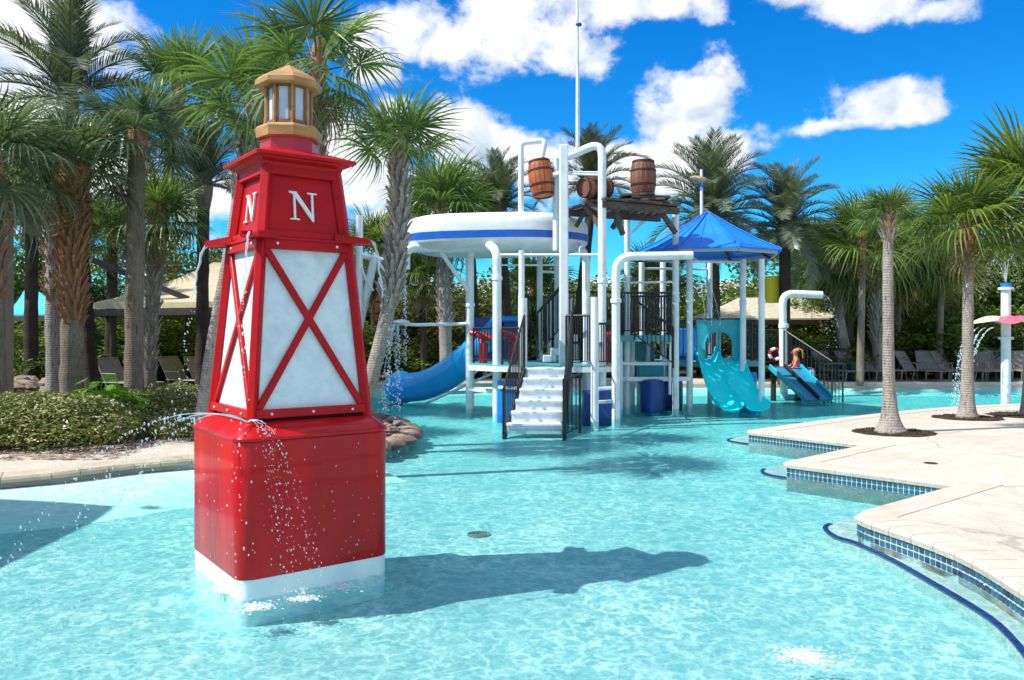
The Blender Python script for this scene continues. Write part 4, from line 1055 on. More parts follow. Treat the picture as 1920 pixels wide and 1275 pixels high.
# ---- barrels (rest on the deck or hang in the frame)
def barrel(c, r, h, M, m, label, rz=0.0):
    t = thing('barrel', label, 'barrel', tuple(c), 0, 'tipping barrels of the play structure')
    def rad(z): return r*(.80+.20*math.sin(math.pi*z/h)**.8 if 0 < z < h else .80)
    n = 18; g = random.Random(int(c[0]*100)); stv = MB()
    for k in range(n):
        a0 = 2*math.pi*k/n+.012; a1 = 2*math.pi*(k+1)/n-.012; vs = []
        for i in range(7):
            z = h*i/6; rr = rad(z)+(k % 3)*.0015
            for a in (a0, a1): vs.append(M@Vector((rr*math.cos(a), rr*math.sin(a), z-h/2)))
            for a in (a0, a1): vs.append(M@Vector(((rr-.02)*math.cos(a), (rr-.02)*math.sin(a), z-h/2)))
        fs = []
        for i in range(6):
            q = i*4; fs += [(q, q+1, q+5, q+4), (q+1, q+3, q+7, q+5), (q+2, q, q+4, q+6), (q+3, q+2, q+6, q+7)]
        fs += [(0,2,3,1), (24,25,27,26)]
        mb = MB().add([v for v in vs], fs); s_ = mb.build('stave', m, t, world=False)
    for zc in (.045, .30, .70, .955):
        hp = MB(); z = h*zc; hp.lathe([(rad(z-.02*h)*1.005,z-h/2-.022),(rad(z-.02*h)*1.025,z-h/2-.02),(rad(z)*1.03,z-h/2+.02),(rad(z+.02*h)*1.005,z-h/2+.022)], n=28, cap=False)
        for v in hp.v: v.xyz = M@v
        hp.build('hoop', M_hoop, t, smooth=True, world=False)
    for s in (-1, 1):
        e = MB(); e.lathe([(r*.79, 0), (r*.79, .012)], n=24)
        for v in e.v: v.xyz = M@(v+Vector((0,0,s*(h/2-.03)-.006)))
        e.build('barrel_head', m, t, world=False)
    return t
barrel(W(1015,15.5,335), .245, .72, rotm(R(-6), R(-7), 0), M_barrel, 'tilted orange barrel hanging between the tall white posts')
barrel(W(1116,15.35,352), .225, .66, rotm(0, R(90), 0).to_3x3() @ Matrix.Identity(3) if False else rotm(0, 0, R(38))@rotm(0, R(84), 0), M_barrel_d, 'orange ended barrel lying on its side on the plank deck')
barrel(Vector((W(1206,15.9,0).x, 15.9, 4.28+.35)), .255, .70, rotm(0,0,.3), M_barrel_d, 'brown upright barrel standing on a stack of boards')
bs = thing('board_stack', 'stack of dark weathered boards under the upright barrel', 'stack', (W(1206,15.9,0).x, 15.9, 4.08))
for k in range(4):
    for j in range(4):
        w = .95-.10*k
        MB().box((.05*k*(-1)**k, -.27+.18*j, .03+.05*k), (w, .165, .04), rotm(0,0,.12*(-1)**k+R(-8))).build('board', M_plank, bs, world=False)
# distant frame with one small barrel
tf = thing('pipe_tower', 'white pipe frame with a leaning leg between the lighthouse and the leaning palm', 'pipe frame', tuple(W(690,17.0,z=FL)))
def T(nm, pts, r): return MB().tube(bend(pts, .15), r, 12).build(nm, M_pole, tf, smooth=True)
T('post', [W(674,17,z=FL), W(674,17,404)], .075); T('leg', [W(668,17.2,640), W(703,17.0,480)], .085); T('crossbar', [W(674,17,478), W(736,17.0,492)], .06)
T('strut', [W(700,17,474), W(722,17,512)], .035); T('hanger', [W(720,17,505), W(720,17,560)], .03); T('hose', [W(674,17,486), W(684,16.9,520), W(700,16.9,545)], .02)
T('hose', [W(722,17,510), W(708,17,524), W(717,17,545)], .02)
barrel(W(722,17.0,578), .225, .62, rotm(0,R(3),.3), M_barrel, 'small reddish barrel hanging behind the leaning palm trunk')
# ================================================================== water thrown by the structure
stream('water_jet', W(760,16.2,505), (0,0,-.3), .60, .03, 'white fall of water from the bent pipe beside the boat canopy', seed=31, split=.5, nd=70, drop=.035, wob=.04)
am = MB()
for i, (dx, dy, s_) in enumerate(((-.3,-.3,32),(.1,-.2,33),(-.5,.1,34),(-.1,.3,35))):
    stream('water_jet', W(745,16.4,606), (dx,dy,.6), .68, .018, '', seed=s_, split=.25, nd=80, drop=.034, wob=.05, acc=am)
done(am, 'water_spray', 'white splash falling from the spray head beside the leaning palm', 'water spray')
am = MB()
for i in range(3):
    stream('water_jet', W(1297,14.6,483), (.5+.25*i,-.1*i,.05), .70, .006, '', seed=40+i, split=.7, nd=16, drop=.010, acc=am)
done(am, 'water_jet', 'fine jets leaving the open end of the long bent pipe', 'water jet')
am = MB()
for i in range(3):
    stream('water_jet', W(1541,21.0,552), (.3+.3*i,-.1*i,.2), .55, .008, '', seed=50+i, split=.3, nd=22, drop=.02, acc=am)
done(am, 'water_spray', 'spray falling from the pale pipe over the ramp slide', 'water spray')
# ================================================================== ramp slide, child, far side
rs = thing('ramp_slide', 'twin lane blue ramp slide with a dark kerb running down into the water', 'slide', tuple(W(1480,19.6,z=FL)))
ta, tb = W(1444,19.9,z=.68), W(1500,20.1,z=.68); ba, bb = W(1510,18.5,z=.0), W(1560,18.7,z=.0)
M_ramp = mat('ramp_blue', (0.02, 0.20, 0.36), 0.35, var=(0.03,0.26,0.42), vscale=5, stretch=(1,1,1))
for i, (p, q) in enumerate(((0, .46), (.54, 1))):
    a0, a1 = ta.lerp(tb, p), ta.lerp(tb, q); b0, b1 = ba.lerp(bb, p), ba.lerp(bb, q); dn = Vector((0,0,-.05))
    mb = MB().add([a0,a1,b1,b0,a0+dn,a1+dn,b1+dn,b0+dn], [(3,2,1,0),(4,5,6,7),(0,1,5,4),(1,2,6,5),(2,3,7,6),(3,0,4,7)]); mb.build('slide_lane', M_ramp, rs)
for p in (-.02, .5, 1.02): beam(MB(), ta.lerp(tb, p)+Vector((0,0,.03)), ba.lerp(bb, p)+Vector((0,0,.03)), .05, .13, .01).build('kerb', M_black if p == .5 else M_panelt, rs)
MB().prism([W(1432,19.9,0)[:2], W(1502,20.0,0)[:2], W(1500,21.6,0)[:2], W(1428,21.6,0)[:2]], .58, .67).build('platform', M_bronze, rs)
for (px, d) in ((1450,20.1),(1497,20.2),(1450,21.4),(1495,21.4)): MB().tube([W(px,d,z=FL), W(px,d,z=.6)], .07, 8).build('leg', M_bronze, rs, smooth=True)
def rail_thing(label, a, b, h, n, grp=None, rails=2):
    t = thing('railing', label, 'railing', tuple((Vector(a)+Vector(b))/2), 0, grp)
    a, b = Vector(a), Vector(b); U = Vector((0,0,1))
    MB().tube([a+U*h, b+U*h], .022, 6).build('top_rail', M_black, t, smooth=True); MB().tube([a+U*.1, b+U*.1], .018, 6).build('bottom_rail', M_black, t, smooth=True)
    for i in range(n+1):
        p = a.lerp(b, i/n); MB().tube([p, p+U*h], .022 if i in (0, n) else .010, 5).build('baluster', M_black, t, smooth=True)
    return t
rail_thing('black railing behind the turquoise double slide', W(1400,21.2,z=.67), W(1470,21.2,z=.67), .95, 14)
rail_thing('sloping black railing above the ramp slide platform', W(1470,20.6,z=.67), W(1560,19.6,z=-.1), .95, 12)
rail_thing('low black railing standing in the water past the foot of the ramp slide', W(1545,19.3,z=-.3), W(1580,19.6,z=-.3), 1.1, 5)
rail_thing('black railing across the planted bank behind the child', W(1478,22.9,z=.15), W(1570,22.9,z=.15), 1.0, 18)
bp = thing('bent_pipe', 'tall pale bent water pipe reaching over the child', 'water pipe', tuple(W(1470,21,z=FL)))
MB().tube(bend([W(1470,21,z=FL), W(1467,21,550), W(1541,21,553)], .3), .10, 14).build('pipe', M_pole, bp, smooth=True)
MB().lathe([(.10,-.06),(.13,-.05),(.13,.05),(.10,.06)], tuple(W(1469,21,611)), 14, cap=False).build('collar', M_pole, bp, smooth=True)
# lifebuoy on the railing
lb = MB(); c = W(1453,21.1,664)
for k in range(8):
    a0 = R(45*k); pts = [c+Vector((.14*math.cos(a0+R(45*j/4)), 0, .14*math.sin(a0+R(45*j/4)))) for j in range(5)]
    if k == 0: lbt = thing('lifebuoy', 'red and white striped ring hanging behind the ramp slide', 'lifebuoy', tuple(c))
    MB().tube(pts, .042, 8).build('band', M_cred if k % 2 else M_bwhite, lbt, smooth=True)
# yellow bucket behind the gazebo
yb = thing('bucket', 'yellow water bucket hung behind the gazebo roof', 'bucket', tuple(W(1451,23,z=1.6+90/F*23)))
MB().lathe([(.24,-.30),(.36,.45),(.34,.45),(.22,-.28)], tuple(W(1451,23,548)), 20, cap=False).build('shell', M_yel, yb, smooth=True)
MB().tube([W(1466,23.2,z=.1), W(1466,23.2,515)], .06, 8).build('post', M_pole, yb, smooth=True)

# child in a pink swimsuit
def child():
    c = W(1496, 20.25, z=0); t = thing('person', 'child with a blond ponytail in a pink swimsuit leaning on the ramp slide', 'person', (c.x, c.y, FL))
    zf = 0.0
    J = {'pelvis':(0,0,.66),'waist':(-.01,0,.80),'chest':(-.04,0,.95),'neck':(-.05,0,1.07),'neck2':(-.055,0,1.12),'head':(-.065,0,1.21),'crown':(-.06,0,1.31),
         'hl':(-.02,-.08,.64),'kl':(-.04,-.09,.36),'al':(0,-.09,.08),'fl':(-.12,-.09,.03),'hr':(-.02,.08,.64),'kr':(-.02,.09,.36),'ar':(.04,.09,.08),'fr':(-.08,.09,.03),
         'sl':(-.05,-.14,1.02),'el':(-.10,-.19,.86),'wl':(-.25,-.17,.77),'hdl':(-.32,-.16,.75),'sr':(-.05,.14,1.02),'er':(-.14,.19,.88),'wr':(-.28,.16,.79),'hdr':(-.34,.15,.77)}
    Rd = {'pelvis':.105,'waist':.085,'chest':.098,'neck':.045,'neck2':.042,'head':.088,'crown':.055,'hl':.075,'kl':.045,'al':.03,'fl':.028,'hr':.075,'kr':.045,'ar':.03,'fr':.028,
          'sl':.042,'el':.030,'wl':.022,'hdl':.026,'sr':.042,'er':.030,'wr':.022,'hdr':.026}
    E = [('pelvis','waist'),('waist','chest'),('chest','neck'),('neck','neck2'),('neck2','head'),('head','crown'),('pelvis','hl'),('hl','kl'),('kl','al'),('al','fl'),
         ('pelvis','hr'),('hr','kr'),('kr','ar'),('ar','fr'),('neck','sl'),('sl','el'),('el','wl'),('wl','hdl'),('neck','sr'),('sr','er'),('er','wr'),('wr','hdr')]
    names = list(J); vs = [Vector(J[n]) for n in names]; es = [(names.index(a), names.index(b)) for a, b in E]; rad = [Rd[n] for n in names]
    for hand, s in (('hdl',-1),('hdr',1)):
        h = names.index(hand)
        for f in range(5):
            o = Vector((-.03, (f-2)*.012, -.004)) if f < 4 else Vector((.0, s*.03, .0))
            p1 = vs[h]+o; p2 = p1+Vector((-.028 if f < 4 else -.018, (f-2)*.003, -.012)); b = len(vs)
            vs += [p1, p2]; es += [(h, b), (b, b+1)]; rad += [.008, .006]
    def skinned(nm, vs, es, rad, m, root=0, lv=2):
        me = bpy.data.meshes.new(nm); me.from_pydata(vs, es, []); me.materials.append(m)
        o = bpy.data.objects.new(nm, me); sc.collection.objects.link(o); o.parent = t
        md = o.modifiers.new('skin', 'SKIN'); md.use_smooth_shade = True
        for i, r_ in enumerate(rad): me.skin_vertices[0].data[i].radius = (r_, r_)
        me.skin_vertices[0].data[root].use_root = True
        sb = o.modifiers.new('sub', 'SUBSURF'); sb.levels = lv; sb.render_levels = lv; return o
    skinned('body', vs, es, rad, M_skin)
    skinned('swimsuit', [Vector((-.015,0,.60)), Vector((-.01,0,.68)), Vector((-.01,0,.80)), Vector((-.035,0,.94)), Vector((-.045,0,1.0))], [(0,1),(1,2),(2,3),(3,4)], [.10,.122,.100,.110,.075], M_suit, 1)
    skinned('skirt', [Vector((-.01,0,.72)), Vector((.0,0,.60)), Vector((.0,0,.54))], [(0,1),(1,2)], [.115,.145,.15], M_suit, 1)
    skinned('hair', [Vector((-.03,0,1.20)), Vector((-.045,0,1.27)), Vector((-.06,0,1.315)), Vector((.03,0,1.29)), Vector((.10,0,1.26)), Vector((.13,.0,1.15)), Vector((.125,0,1.04))], [(0,1),(1,2),(1,3),(3,4),(4,5),(5,6)], [.085,.094,.06,.035,.03,.038,.015], M_hair, 1)
    for s in (-1, 1):
        MB().blob((-.145, s*.032, 1.225), .011, 8, 5).build('eye', M_black, t, world=False, smooth=True)
        MB().blob((-.065, s*.092, 1.205), (.014,.010,.022), 8, 5).build('ear', M_skin, t, world=False, smooth=True)
    MB().blob((-.158, 0, 1.20), (.014,.011,.018), 8, 5).build('nose', M_skin, t, world=False, smooth=True)
    MB().blob((-.143, 0, 1.165), (.010,.024,.006), 8, 5).build('mouth', M_cred, t, world=False, smooth=True)
    t.rotation_euler.z = R(-14)
child()
bb_ = thing('beach_ball', 'blue and white beach ball beside the child', 'ball', tuple(W(1518,20.4,z=.36)))
c = W(1518,20.4,z=.52)
for k in range(6):
    mb = MB(); a0 = R(60*k); b = []
    for i in range(9):
        ph = -math.pi/2+math.pi*i/8
        for j in range(4): a = a0+R(60*j/3); mb.v.append(c+rotm(.5,.3,0)@Vector((math.cos(ph)*math.cos(a), math.cos(ph)*math.sin(a), math.sin(ph)))*.15)
    for i in range(8):
        for j in range(3): q = i*4+j; mb.f.append((q, q+1, q+5, q+4))
    mb.build('ball_panel', M_bluep if k % 2 else M_bwhite, bb_, smooth=True)
# ---- loungers
def lounger(loc, rz, label, group, ang=58, back=.62, first=[None]):
    if first[0] and first[0][1] == ang: o = copy_tree(first[0][0]); o.location = loc; o.rotation_euler = (0,0,rz); o['label'] = label; o['group'] = group; return o
    t = thing('lounge_chair', label, 'lounge chair', (0,0,0), 0, group)
    kw = dict(world=False)
    for s in (-.30, .30): MB().tube([(0,s,.30),(1.25,s,.30)], .02, 6).build('side_rail', M_frame, t, smooth=True, **kw)
    for x in (.08, 1.15):
        for s in (-.30, .30): MB().tube([(x,s,.30),(x+(.05 if x < .5 else -.05),s,0)], .018, 6).build('leg', M_frame, t, smooth=True, **kw)
    MB().box((.66,0,.305), (1.2,.58,.02), None, .005).build('seat', M_sling, t, **kw)
    ca, sa = math.cos(R(ang)), math.sin(R(ang)); n = 6; mb = MB(); vs = []
    for i in range(n+1):
        q = back*i/n; bow = -.03*math.sin(math.pi*i/n)
        for y in (-.27, .27): vs.append((-q*ca+bow*sa+.05, y, .31+q*sa+bow*ca*-1))
    mb.add(vs, [(2*i, 2*i+1, 2*i+3, 2*i+2) for i in range(n)]); mb.build('backrest', M_sling, t, **kw)
    for s in (-.29, .29): MB().tube([(.05,s,.31), (.05-back*ca,s,.31+back*sa)], .018, 6).build('back_frame', M_frame, t, smooth=True, **kw)
    MB().tube([(.05-back*ca,-.29,.31+back*sa), (.05-back*ca,.29,.31+back*sa)], .018, 6).build('back_frame', M_frame, t, smooth=True, **kw)
    for s in (-.31, .31): MB().tube([(-.02,s,.50),(.42,s,.50),(.46,s,.30)], .016, 6).build('armrest', M_frame, t, smooth=True, **kw)
    MB().tube([(-.25,0,.55),(-.30,0,.06)], .015, 6).build('prop', M_frame, t, smooth=True, **kw)
    t.location = loc; t.rotation_euler = (0,0,rz); first[0] = (t, ang); return t
GRP = 'grey sling lounge chairs facing the pool'
lab = {1548:'lounge chair tipped beside the beach ball', 1590:'lounge chair beside the green bin, on its side toward the slide', 1634:'lounge chair between the green bin and the stout palm trunk',
       1702:'lounge chair in the first place past the stout palm trunk', 1740:'lounge chair just before the second trunk on the deck', 1771:'lounge chair half hidden by the second trunk on the deck',
       1845:'lounge chair under the arching spray of the flower fountain', 1868:'lounge chair right by the flower fountain post', 1907:'lounge chair past the flower fountain post', 1818:'lounge chair between the second trunk and the arching spray'}
for i, px in enumerate(sorted(lab)):
    p = W(px, 23.9+.1*(i % 3), z=.14); lounger(tuple(p), R(-90+rg.uniform(-38, 38)), 'grey '+lab[px], GRP)
for i, (px, d, rz, l) in enumerate(((330,19.5,R(-25),'shaded lounge chair under the tan canopy beside the double trunk'), (378,19.5,R(-25),'shaded lounge chair under the tan canopy closest to the lighthouse'), (215,18.5,R(-25),'shaded lounge chair half hidden between two palm trunks'))):
    lounger(tuple(W(px, d, z=.12)), rz, l, 'lounge chairs under the tan canopy')
tr = thing('bin', 'small green waste bin between two lounge chairs', 'bin', tuple(W(1606,23.3,z=.14)))
MB().lathe([(.20,0),(.25,.42),(.25,.45)], tuple(W(1606,23.3,z=.14)), 16).build('body', M_green, tr, smooth=True)
MB().lathe([(.27,.44),(.28,.50),(.20,.54)], tuple(W(1606,23.3,z=.14)), 16).build('lid', M_green, tr, smooth=True)
# ---- shade canopies
def hip_canopy(nm, label, corners, ridge, z0, z1, m, posts, beam_m=M_bronze, drop=.14, sag=.12):
    cx_ = sum(c[0] for c in corners)/4; cy_ = sum(c[1] for c in corners)/4
    t = thing(nm, label, 'shade canopy', (cx_, cy_, .1)); cs = [Vector((*c, z0)) for c in corners]; r0, r1 = Vector((*ridge[0], z1)), Vector((*ridge[1], z1))
    def panel(pts_lo, pts_hi):
        mb = MB(); n, m_ = 10, 6
        for j in range(m_+1):
            for i in range(n+1):
                a = pts_lo[0].lerp(pts_lo[1], i/n); b = pts_hi[0].lerp(pts_hi[1], i/n); p = a.lerp(b, j/m_)
                p.z -= sag*math.sin(math.pi*j/m_)+sag*.5*math.sin(math.pi*i/n)*(1-j/m_)*.5; mb.v.append(p)
        for j in range(m_):
            for i in range(n): q = j*(n+1)+i; mb.f.append((q, q+1, q+n+2, q+n+1))
        b0 = len(mb.v)
        for i in range(n+1): mb.v.append(mb.v[i]-Vector((0,0,drop)))
        for i in range(n): mb.f.append((b0+i, b0+i+1, i+1, i))
        mb.build('canopy_panel', m, t, smooth=True)
    panel((cs[0], cs[1]), (r0, r1)); panel((cs[1], cs[2]), (r1, r1)); panel((cs[2], cs[3]), (r1, r0)); panel((cs[3], cs[0]), (r0, r0))
    for i in range(4): beam(MB(), cs[i]-Vector((0,0,drop+.10)), cs[(i+1) % 4]-Vector((0,0,drop+.10)), .10, .16).build('edge_beam', beam_m, t)
    for (x, y) in posts: MB().tube([(x,y,.1),(x,y,z0-.1)], .08, 10).build('post', beam_m, t, smooth=True)
    return t
def xy(px, d): return ((px-CX)/F*d, d)
tc1 = hip_canopy('shade_canopy', 'large tan fabric canopy on dark beams behind the double palm trunk', [xy(175,19.5), xy(545,16.8), xy(640,24), xy(260,26)], [xy(400,21), xy(520,21.5)], W(0,19.5,560).z-.1, W(0,21,492).z, M_beige, [xy(395,18.4), xy(212,19.9), xy(520,24), xy(352,22)])
beam(MB(), W(175,19.0,488), W(352,18.7,560), .10, .12).build('strut', M_bronze, tc1)
hip_canopy('shade_canopy', 'pale fabric canopy standing behind the ramp slide', [xy(1290,27), xy(1580,27), xy(1560,31.5), xy(1320,31.5)], [xy(1385,29), xy(1505,29)], W(0,27,596).z, W(0,29,558).z, M_grey_c, [xy(1310,27.3), xy(1560,27.3), xy(1545,31), xy(1335,31)], drop=.05, sag=.06)
hip_canopy('shade_canopy', 'small pale canopy glimpsed beyond the stout palm trunk', [xy(1660,30), xy(1735,30), xy(1730,33), xy(1670,33)], [xy(1690,31.5), xy(1712,31.5)], W(0,30,588).z, W(0,31,570).z, M_grey_c, [xy(1668,30.2), xy(1728,30.2)], drop=.05, sag=.04)
hip_canopy('shade_canopy', 'pale canopy half seen through the legs of the bucket frame', [xy(640,30), xy(760,30), xy(755,33), xy(650,33)], [xy(680,31.5), xy(720,31.5)], W(0,30,582).z, W(0,31,558).z, M_grey_c, [xy(650,30.2), xy(750,30.2)], drop=.05, sag=.04)
hip_canopy('shade_canopy', 'sky blue fabric canopy in the gap beside the thin dark palm', [xy(5,24), xy(150,21.5), xy(170,25), xy(20,27)], [xy(45,24.5), xy(70,24.5)], W(0,22,586).z, W(0,24,543).z, M_skyc, [xy(12,24.2), xy(100,22.4)], drop=.05)
# ---- flower fountain
ff = thing('flower_fountain', 'white fountain post with pink and yellow petals and a blue cup on top', 'fountain', tuple(W(1886,17.2,z=FL)))
MB().tube([W(1886,17.2,z=FL), W(1886,17.2,541)], .095, 16).build('post', M_pole, ff, smooth=True)
for y in (541, 634): MB().lathe([(.10,-.03),(.15,-.025),(.15,.025),(.10,.03)], tuple(W(1886,17.2,y)), 16).build('collar', M_pole, ff, smooth=True)
MB().lathe([(.05,-.02),(.10,.0),(.11,.10),(.08,.10),(.06,.03)], tuple(W(1886,17.2,540)), 16, cap=False).build('cup', M_blue, ff, smooth=True)
pc = W(1886,17.2,604)
for k, (az, m, ln) in enumerate(((190,M_yell,.78),(248,M_pink,.62),(300,M_pink,.70),(8,M_yell,.75),(60,M_pink,.7),(130,M_yell,.7))):
    mb = MB(); n, m_ = 9, 6
    for side in (1, -1):
        for i in range(n+1):
            s = i/n; w = .24*math.sin(math.pi*(s*.88+.10))**.7
            for j in range(m_+1):
                u = j/m_*2-1; z = .10*(1-u*u)**.5*math.sin(math.pi*min(1,s+.1))*(1 if side > 0 else -.15)-.09*s*s+.05
                mb.v.append(pc+rotm(0,0,R(az))@Vector((.06+s*ln, u*w, z)))
    for q0, fl in ((0, 0), ((n+1)*(m_+1), 1)):
        for i in range(n):
            for j in range(m_):
                q = q0+i*(m_+1)+j; f = (q, q+m_+1, q+m_+2, q+1); mb.f.append(f[::-1] if fl else f)
    mb.build('petal', m, ff, smooth=True)
am = MB()
for i in range(4): stream('water_jet', pc+Vector((-.75+.1*i,-.1*i,-.12)), (-.75-.18*i,-.1,-.1), .58, .020, '', seed=60+i, split=.35, nd=70, drop=.030, acc=am)
done(am, 'water_spray', 'arching spray leaving the petals of the flower fountain', 'water spray')
am = MB()
for i, (vx, vz) in enumerate(((-.45,3.6),(-.12,3.9),(.25,3.5),(-.75,3.2))): stream('water_jet', W(1886,17.2,533), (vx,-.05,vz), .74, .012, '', seed=70+i, split=.55, nd=40, drop=.016, acc=am)
done(am, 'water_jet', 'thin jets rising from the blue cup of the flower fountain', 'water jet')

# ---- building out of the frame whose roof shades the near corner of the pool
pv = thing('pavilion', 'stone pavilion with a flat roof beside the pool corner', 'pavilion', (-9.6, 4, .1))
MB().prism([(-12.5,-2),(-7.1,-.4),(-7.42,6.9),(-12.5,6.6)], 3.85, 4.15).build('roof', M_stone, pv)
for (x, y) in ((-7.6,6.4),(-7.3,.2),(-11.8,5.8),(-11.8,-1)): MB().box((x,y,1.97), (.45,.45,3.76), None, .03).build('column', M_stone, pv)
cg = thing('stone_column', 'tall stone column with a moulded capital at the edge of the palms', 'column', tuple(W(-8,14.5,z=.1)))
cx_ = W(-8,14.5,0).x
MB().box((cx_,14.5,2.2), (.42,.42,4.2), None, .02).build('shaft', M_stone, cg)
MB().box((cx_,14.5,4.36), (.52,.52,.12), None, .03).box((cx_,14.5,4.5), (.62,.62,.14), None, .03).build('capital', M_stone, cg)

# ================================================================== palms
def fan_mesh(seed, droop=.35, K=40, spread=142, pet=.62, m=M_fan, tipd=.5, curl=.25):
    g = random.Random(seed); mb = MB(); 
    n = 6; pts = [Vector((pet*i/n, 0, -.05*(i/n)**2)) for i in range(n+1)]
    mb.tube(pts, [.028-.016*i/n for i in range(n+1)], 5, squash=.5)
    hub = pts[-1]
    for k in range(K):
        th = R(-spread+2*spread*k/(K-1)+g.uniform(-2.2, 2.2)); L = (1.0-.34*(abs(th)/R(spread))**1.6)*g.uniform(.88, 1.06)
        d = Vector((math.cos(th), math.sin(th), 0)); nrm = Vector((-d.y, d.x, 0)); w = .0150+.006*(1-abs(th)/R(spread))
        dr = droop*g.uniform(.7,1.3); tp_ = tipd*g.uniform(.3,1.7); tw = g.uniform(-.45,.45); base = hub-Vector((.10*math.cos(th)**2, 0, 0)) if abs(th) < R(90) else hub
        vs = []
        for s, ww in ((0.02,.10),(.30,.9),(.55,1.0),(.78,.62),(1.0,0.04)):
            z = .16*s*abs(math.sin(th))-dr*.55*s*s*L-tp_*max(0,s-.5)**2*1.6-curl*abs(math.sin(th*.5))*s*s*.5
            hor = L*(s-.22*tp_*max(0,s-.5)**2)
            c = base+d*hor+Vector((0,0,z)); side = (nrm+Vector((0,0,tw+.5*(1 if k % 2 else -1)*(1-s)))).normalized()
            vs += [c-side*w*ww, c+side*w*ww]
        mb.add(vs, [(2*i, 2*i+2, 2*i+3, 2*i+1) for i in range(4)])
    return mb.mesh('fan_frond', m)
def pinnate_mesh(seed, m=M_pin, pairs=58, L=1.0, arch=1.0, lift=.35):
    g = random.Random(seed); mb = MB(); n = 16; pts = []; a = lift; p = Vector((0,0,0))
    for i in range(n+1):
        pts.append(p.copy()); ang = a-arch*1.35*(i/n)**1.35; p = p+Vector((math.cos(ang), g.uniform(-.02,.02), math.sin(ang)))*(L/n)
    mb.tube(pts, [.012*(1-i/n)+.002 for i in range(n+1)], 5)
    for k in range(pairs):
        t = .10+.90*k/pairs; i = min(n-1, int(t*n)); f = t*n-i; c = pts[i].lerp(pts[i+1], f); T = (pts[i+1]-pts[i]).normalized()
        up = Vector((0,1,0)).cross(T)*-1
        ll = .235*math.sin(math.pi*(t*.80+.14))**.6*g.uniform(.85,1.1)
        for s in (-1, 1):
            d = (T*(.75+.5*t)+Vector((0,s,0))*1.0+up*g.uniform(.15,.6)).normalized()
            w = .0085; side = T
            tip = c+d*ll+Vector((0,0,-.16*ll*ll*4*g.uniform(.4,1.2))); mid = c+d*ll*.5
            mb.add([c-side*w*.5, c+side*w*.5, mid+side*w, mid-side*w, tip+side*w*.1, tip-side*w*.1], [(0,1,2,3),(3,2,4,5)])
    return mb.mesh('feather_frond', m)
FAN = {}
for nm, m in (('g', M_fan), ('y', M_fan_y), ('d', M_fan_d)): FAN[nm] = [fan_mesh(i+{'g':0,'y':40,'d':80}[nm], droop=(.12,.25,.38,.30,.50)[i], m=m, tipd=(.25,.4,.6,.9,.8)[i]) for i in range(5)]
FAN['dead'] = [fan_mesh(200+i, droop=1.0, m=M_dead, tipd=1.2, K=30) for i in range(2)]
PIN = {'n': [pinnate_mesh(i, M_pin, lift=.25+.1*i, arch=.8+.15*i) for i in range(4)], 'd': [pinnate_mesh(10+i, M_pin_d, lift=.25+.1*i, arch=.8+.15*i) for i in range(4)]}
def boot_mesh(m, seed):
    g = random.Random(seed); mb = MB(); n = 4
    for s in (-1, 1):
        vs = []
        for i in range(n+1):
            q = i/n; x = .008+.026*q+.05*q*q; z = .20*q; w = .055*(1-.62*q)+.004
            y0, y1 = s*.002+s*.034*q, s*(w+.040*q)
            vs += [(x, y0, z), (x-.006, y1, z), (x-.02, y0, z), (x-.024, y1, z)]
        fs = []
        for i in range(n): q = 4*i; fs += [(q,q+1,q+5,q+4),(q+3,q+2,q+6,q+7),(q+1,q+3,q+7,q+5),(q+2,q,q+4,q+6)]
        fs.append((4*n,4*n+1,4*n+3,4*n+2)); mb.add(vs, fs)
    return mb
BOOT = {'g': [boot_mesh(M_boot, i).mesh('leaf_boot', M_boot) for i in range(2)], 'o': [boot_mesh(M_boot_o, i).mesh('leaf_boot', M_boot_o) for i in range(2)]}
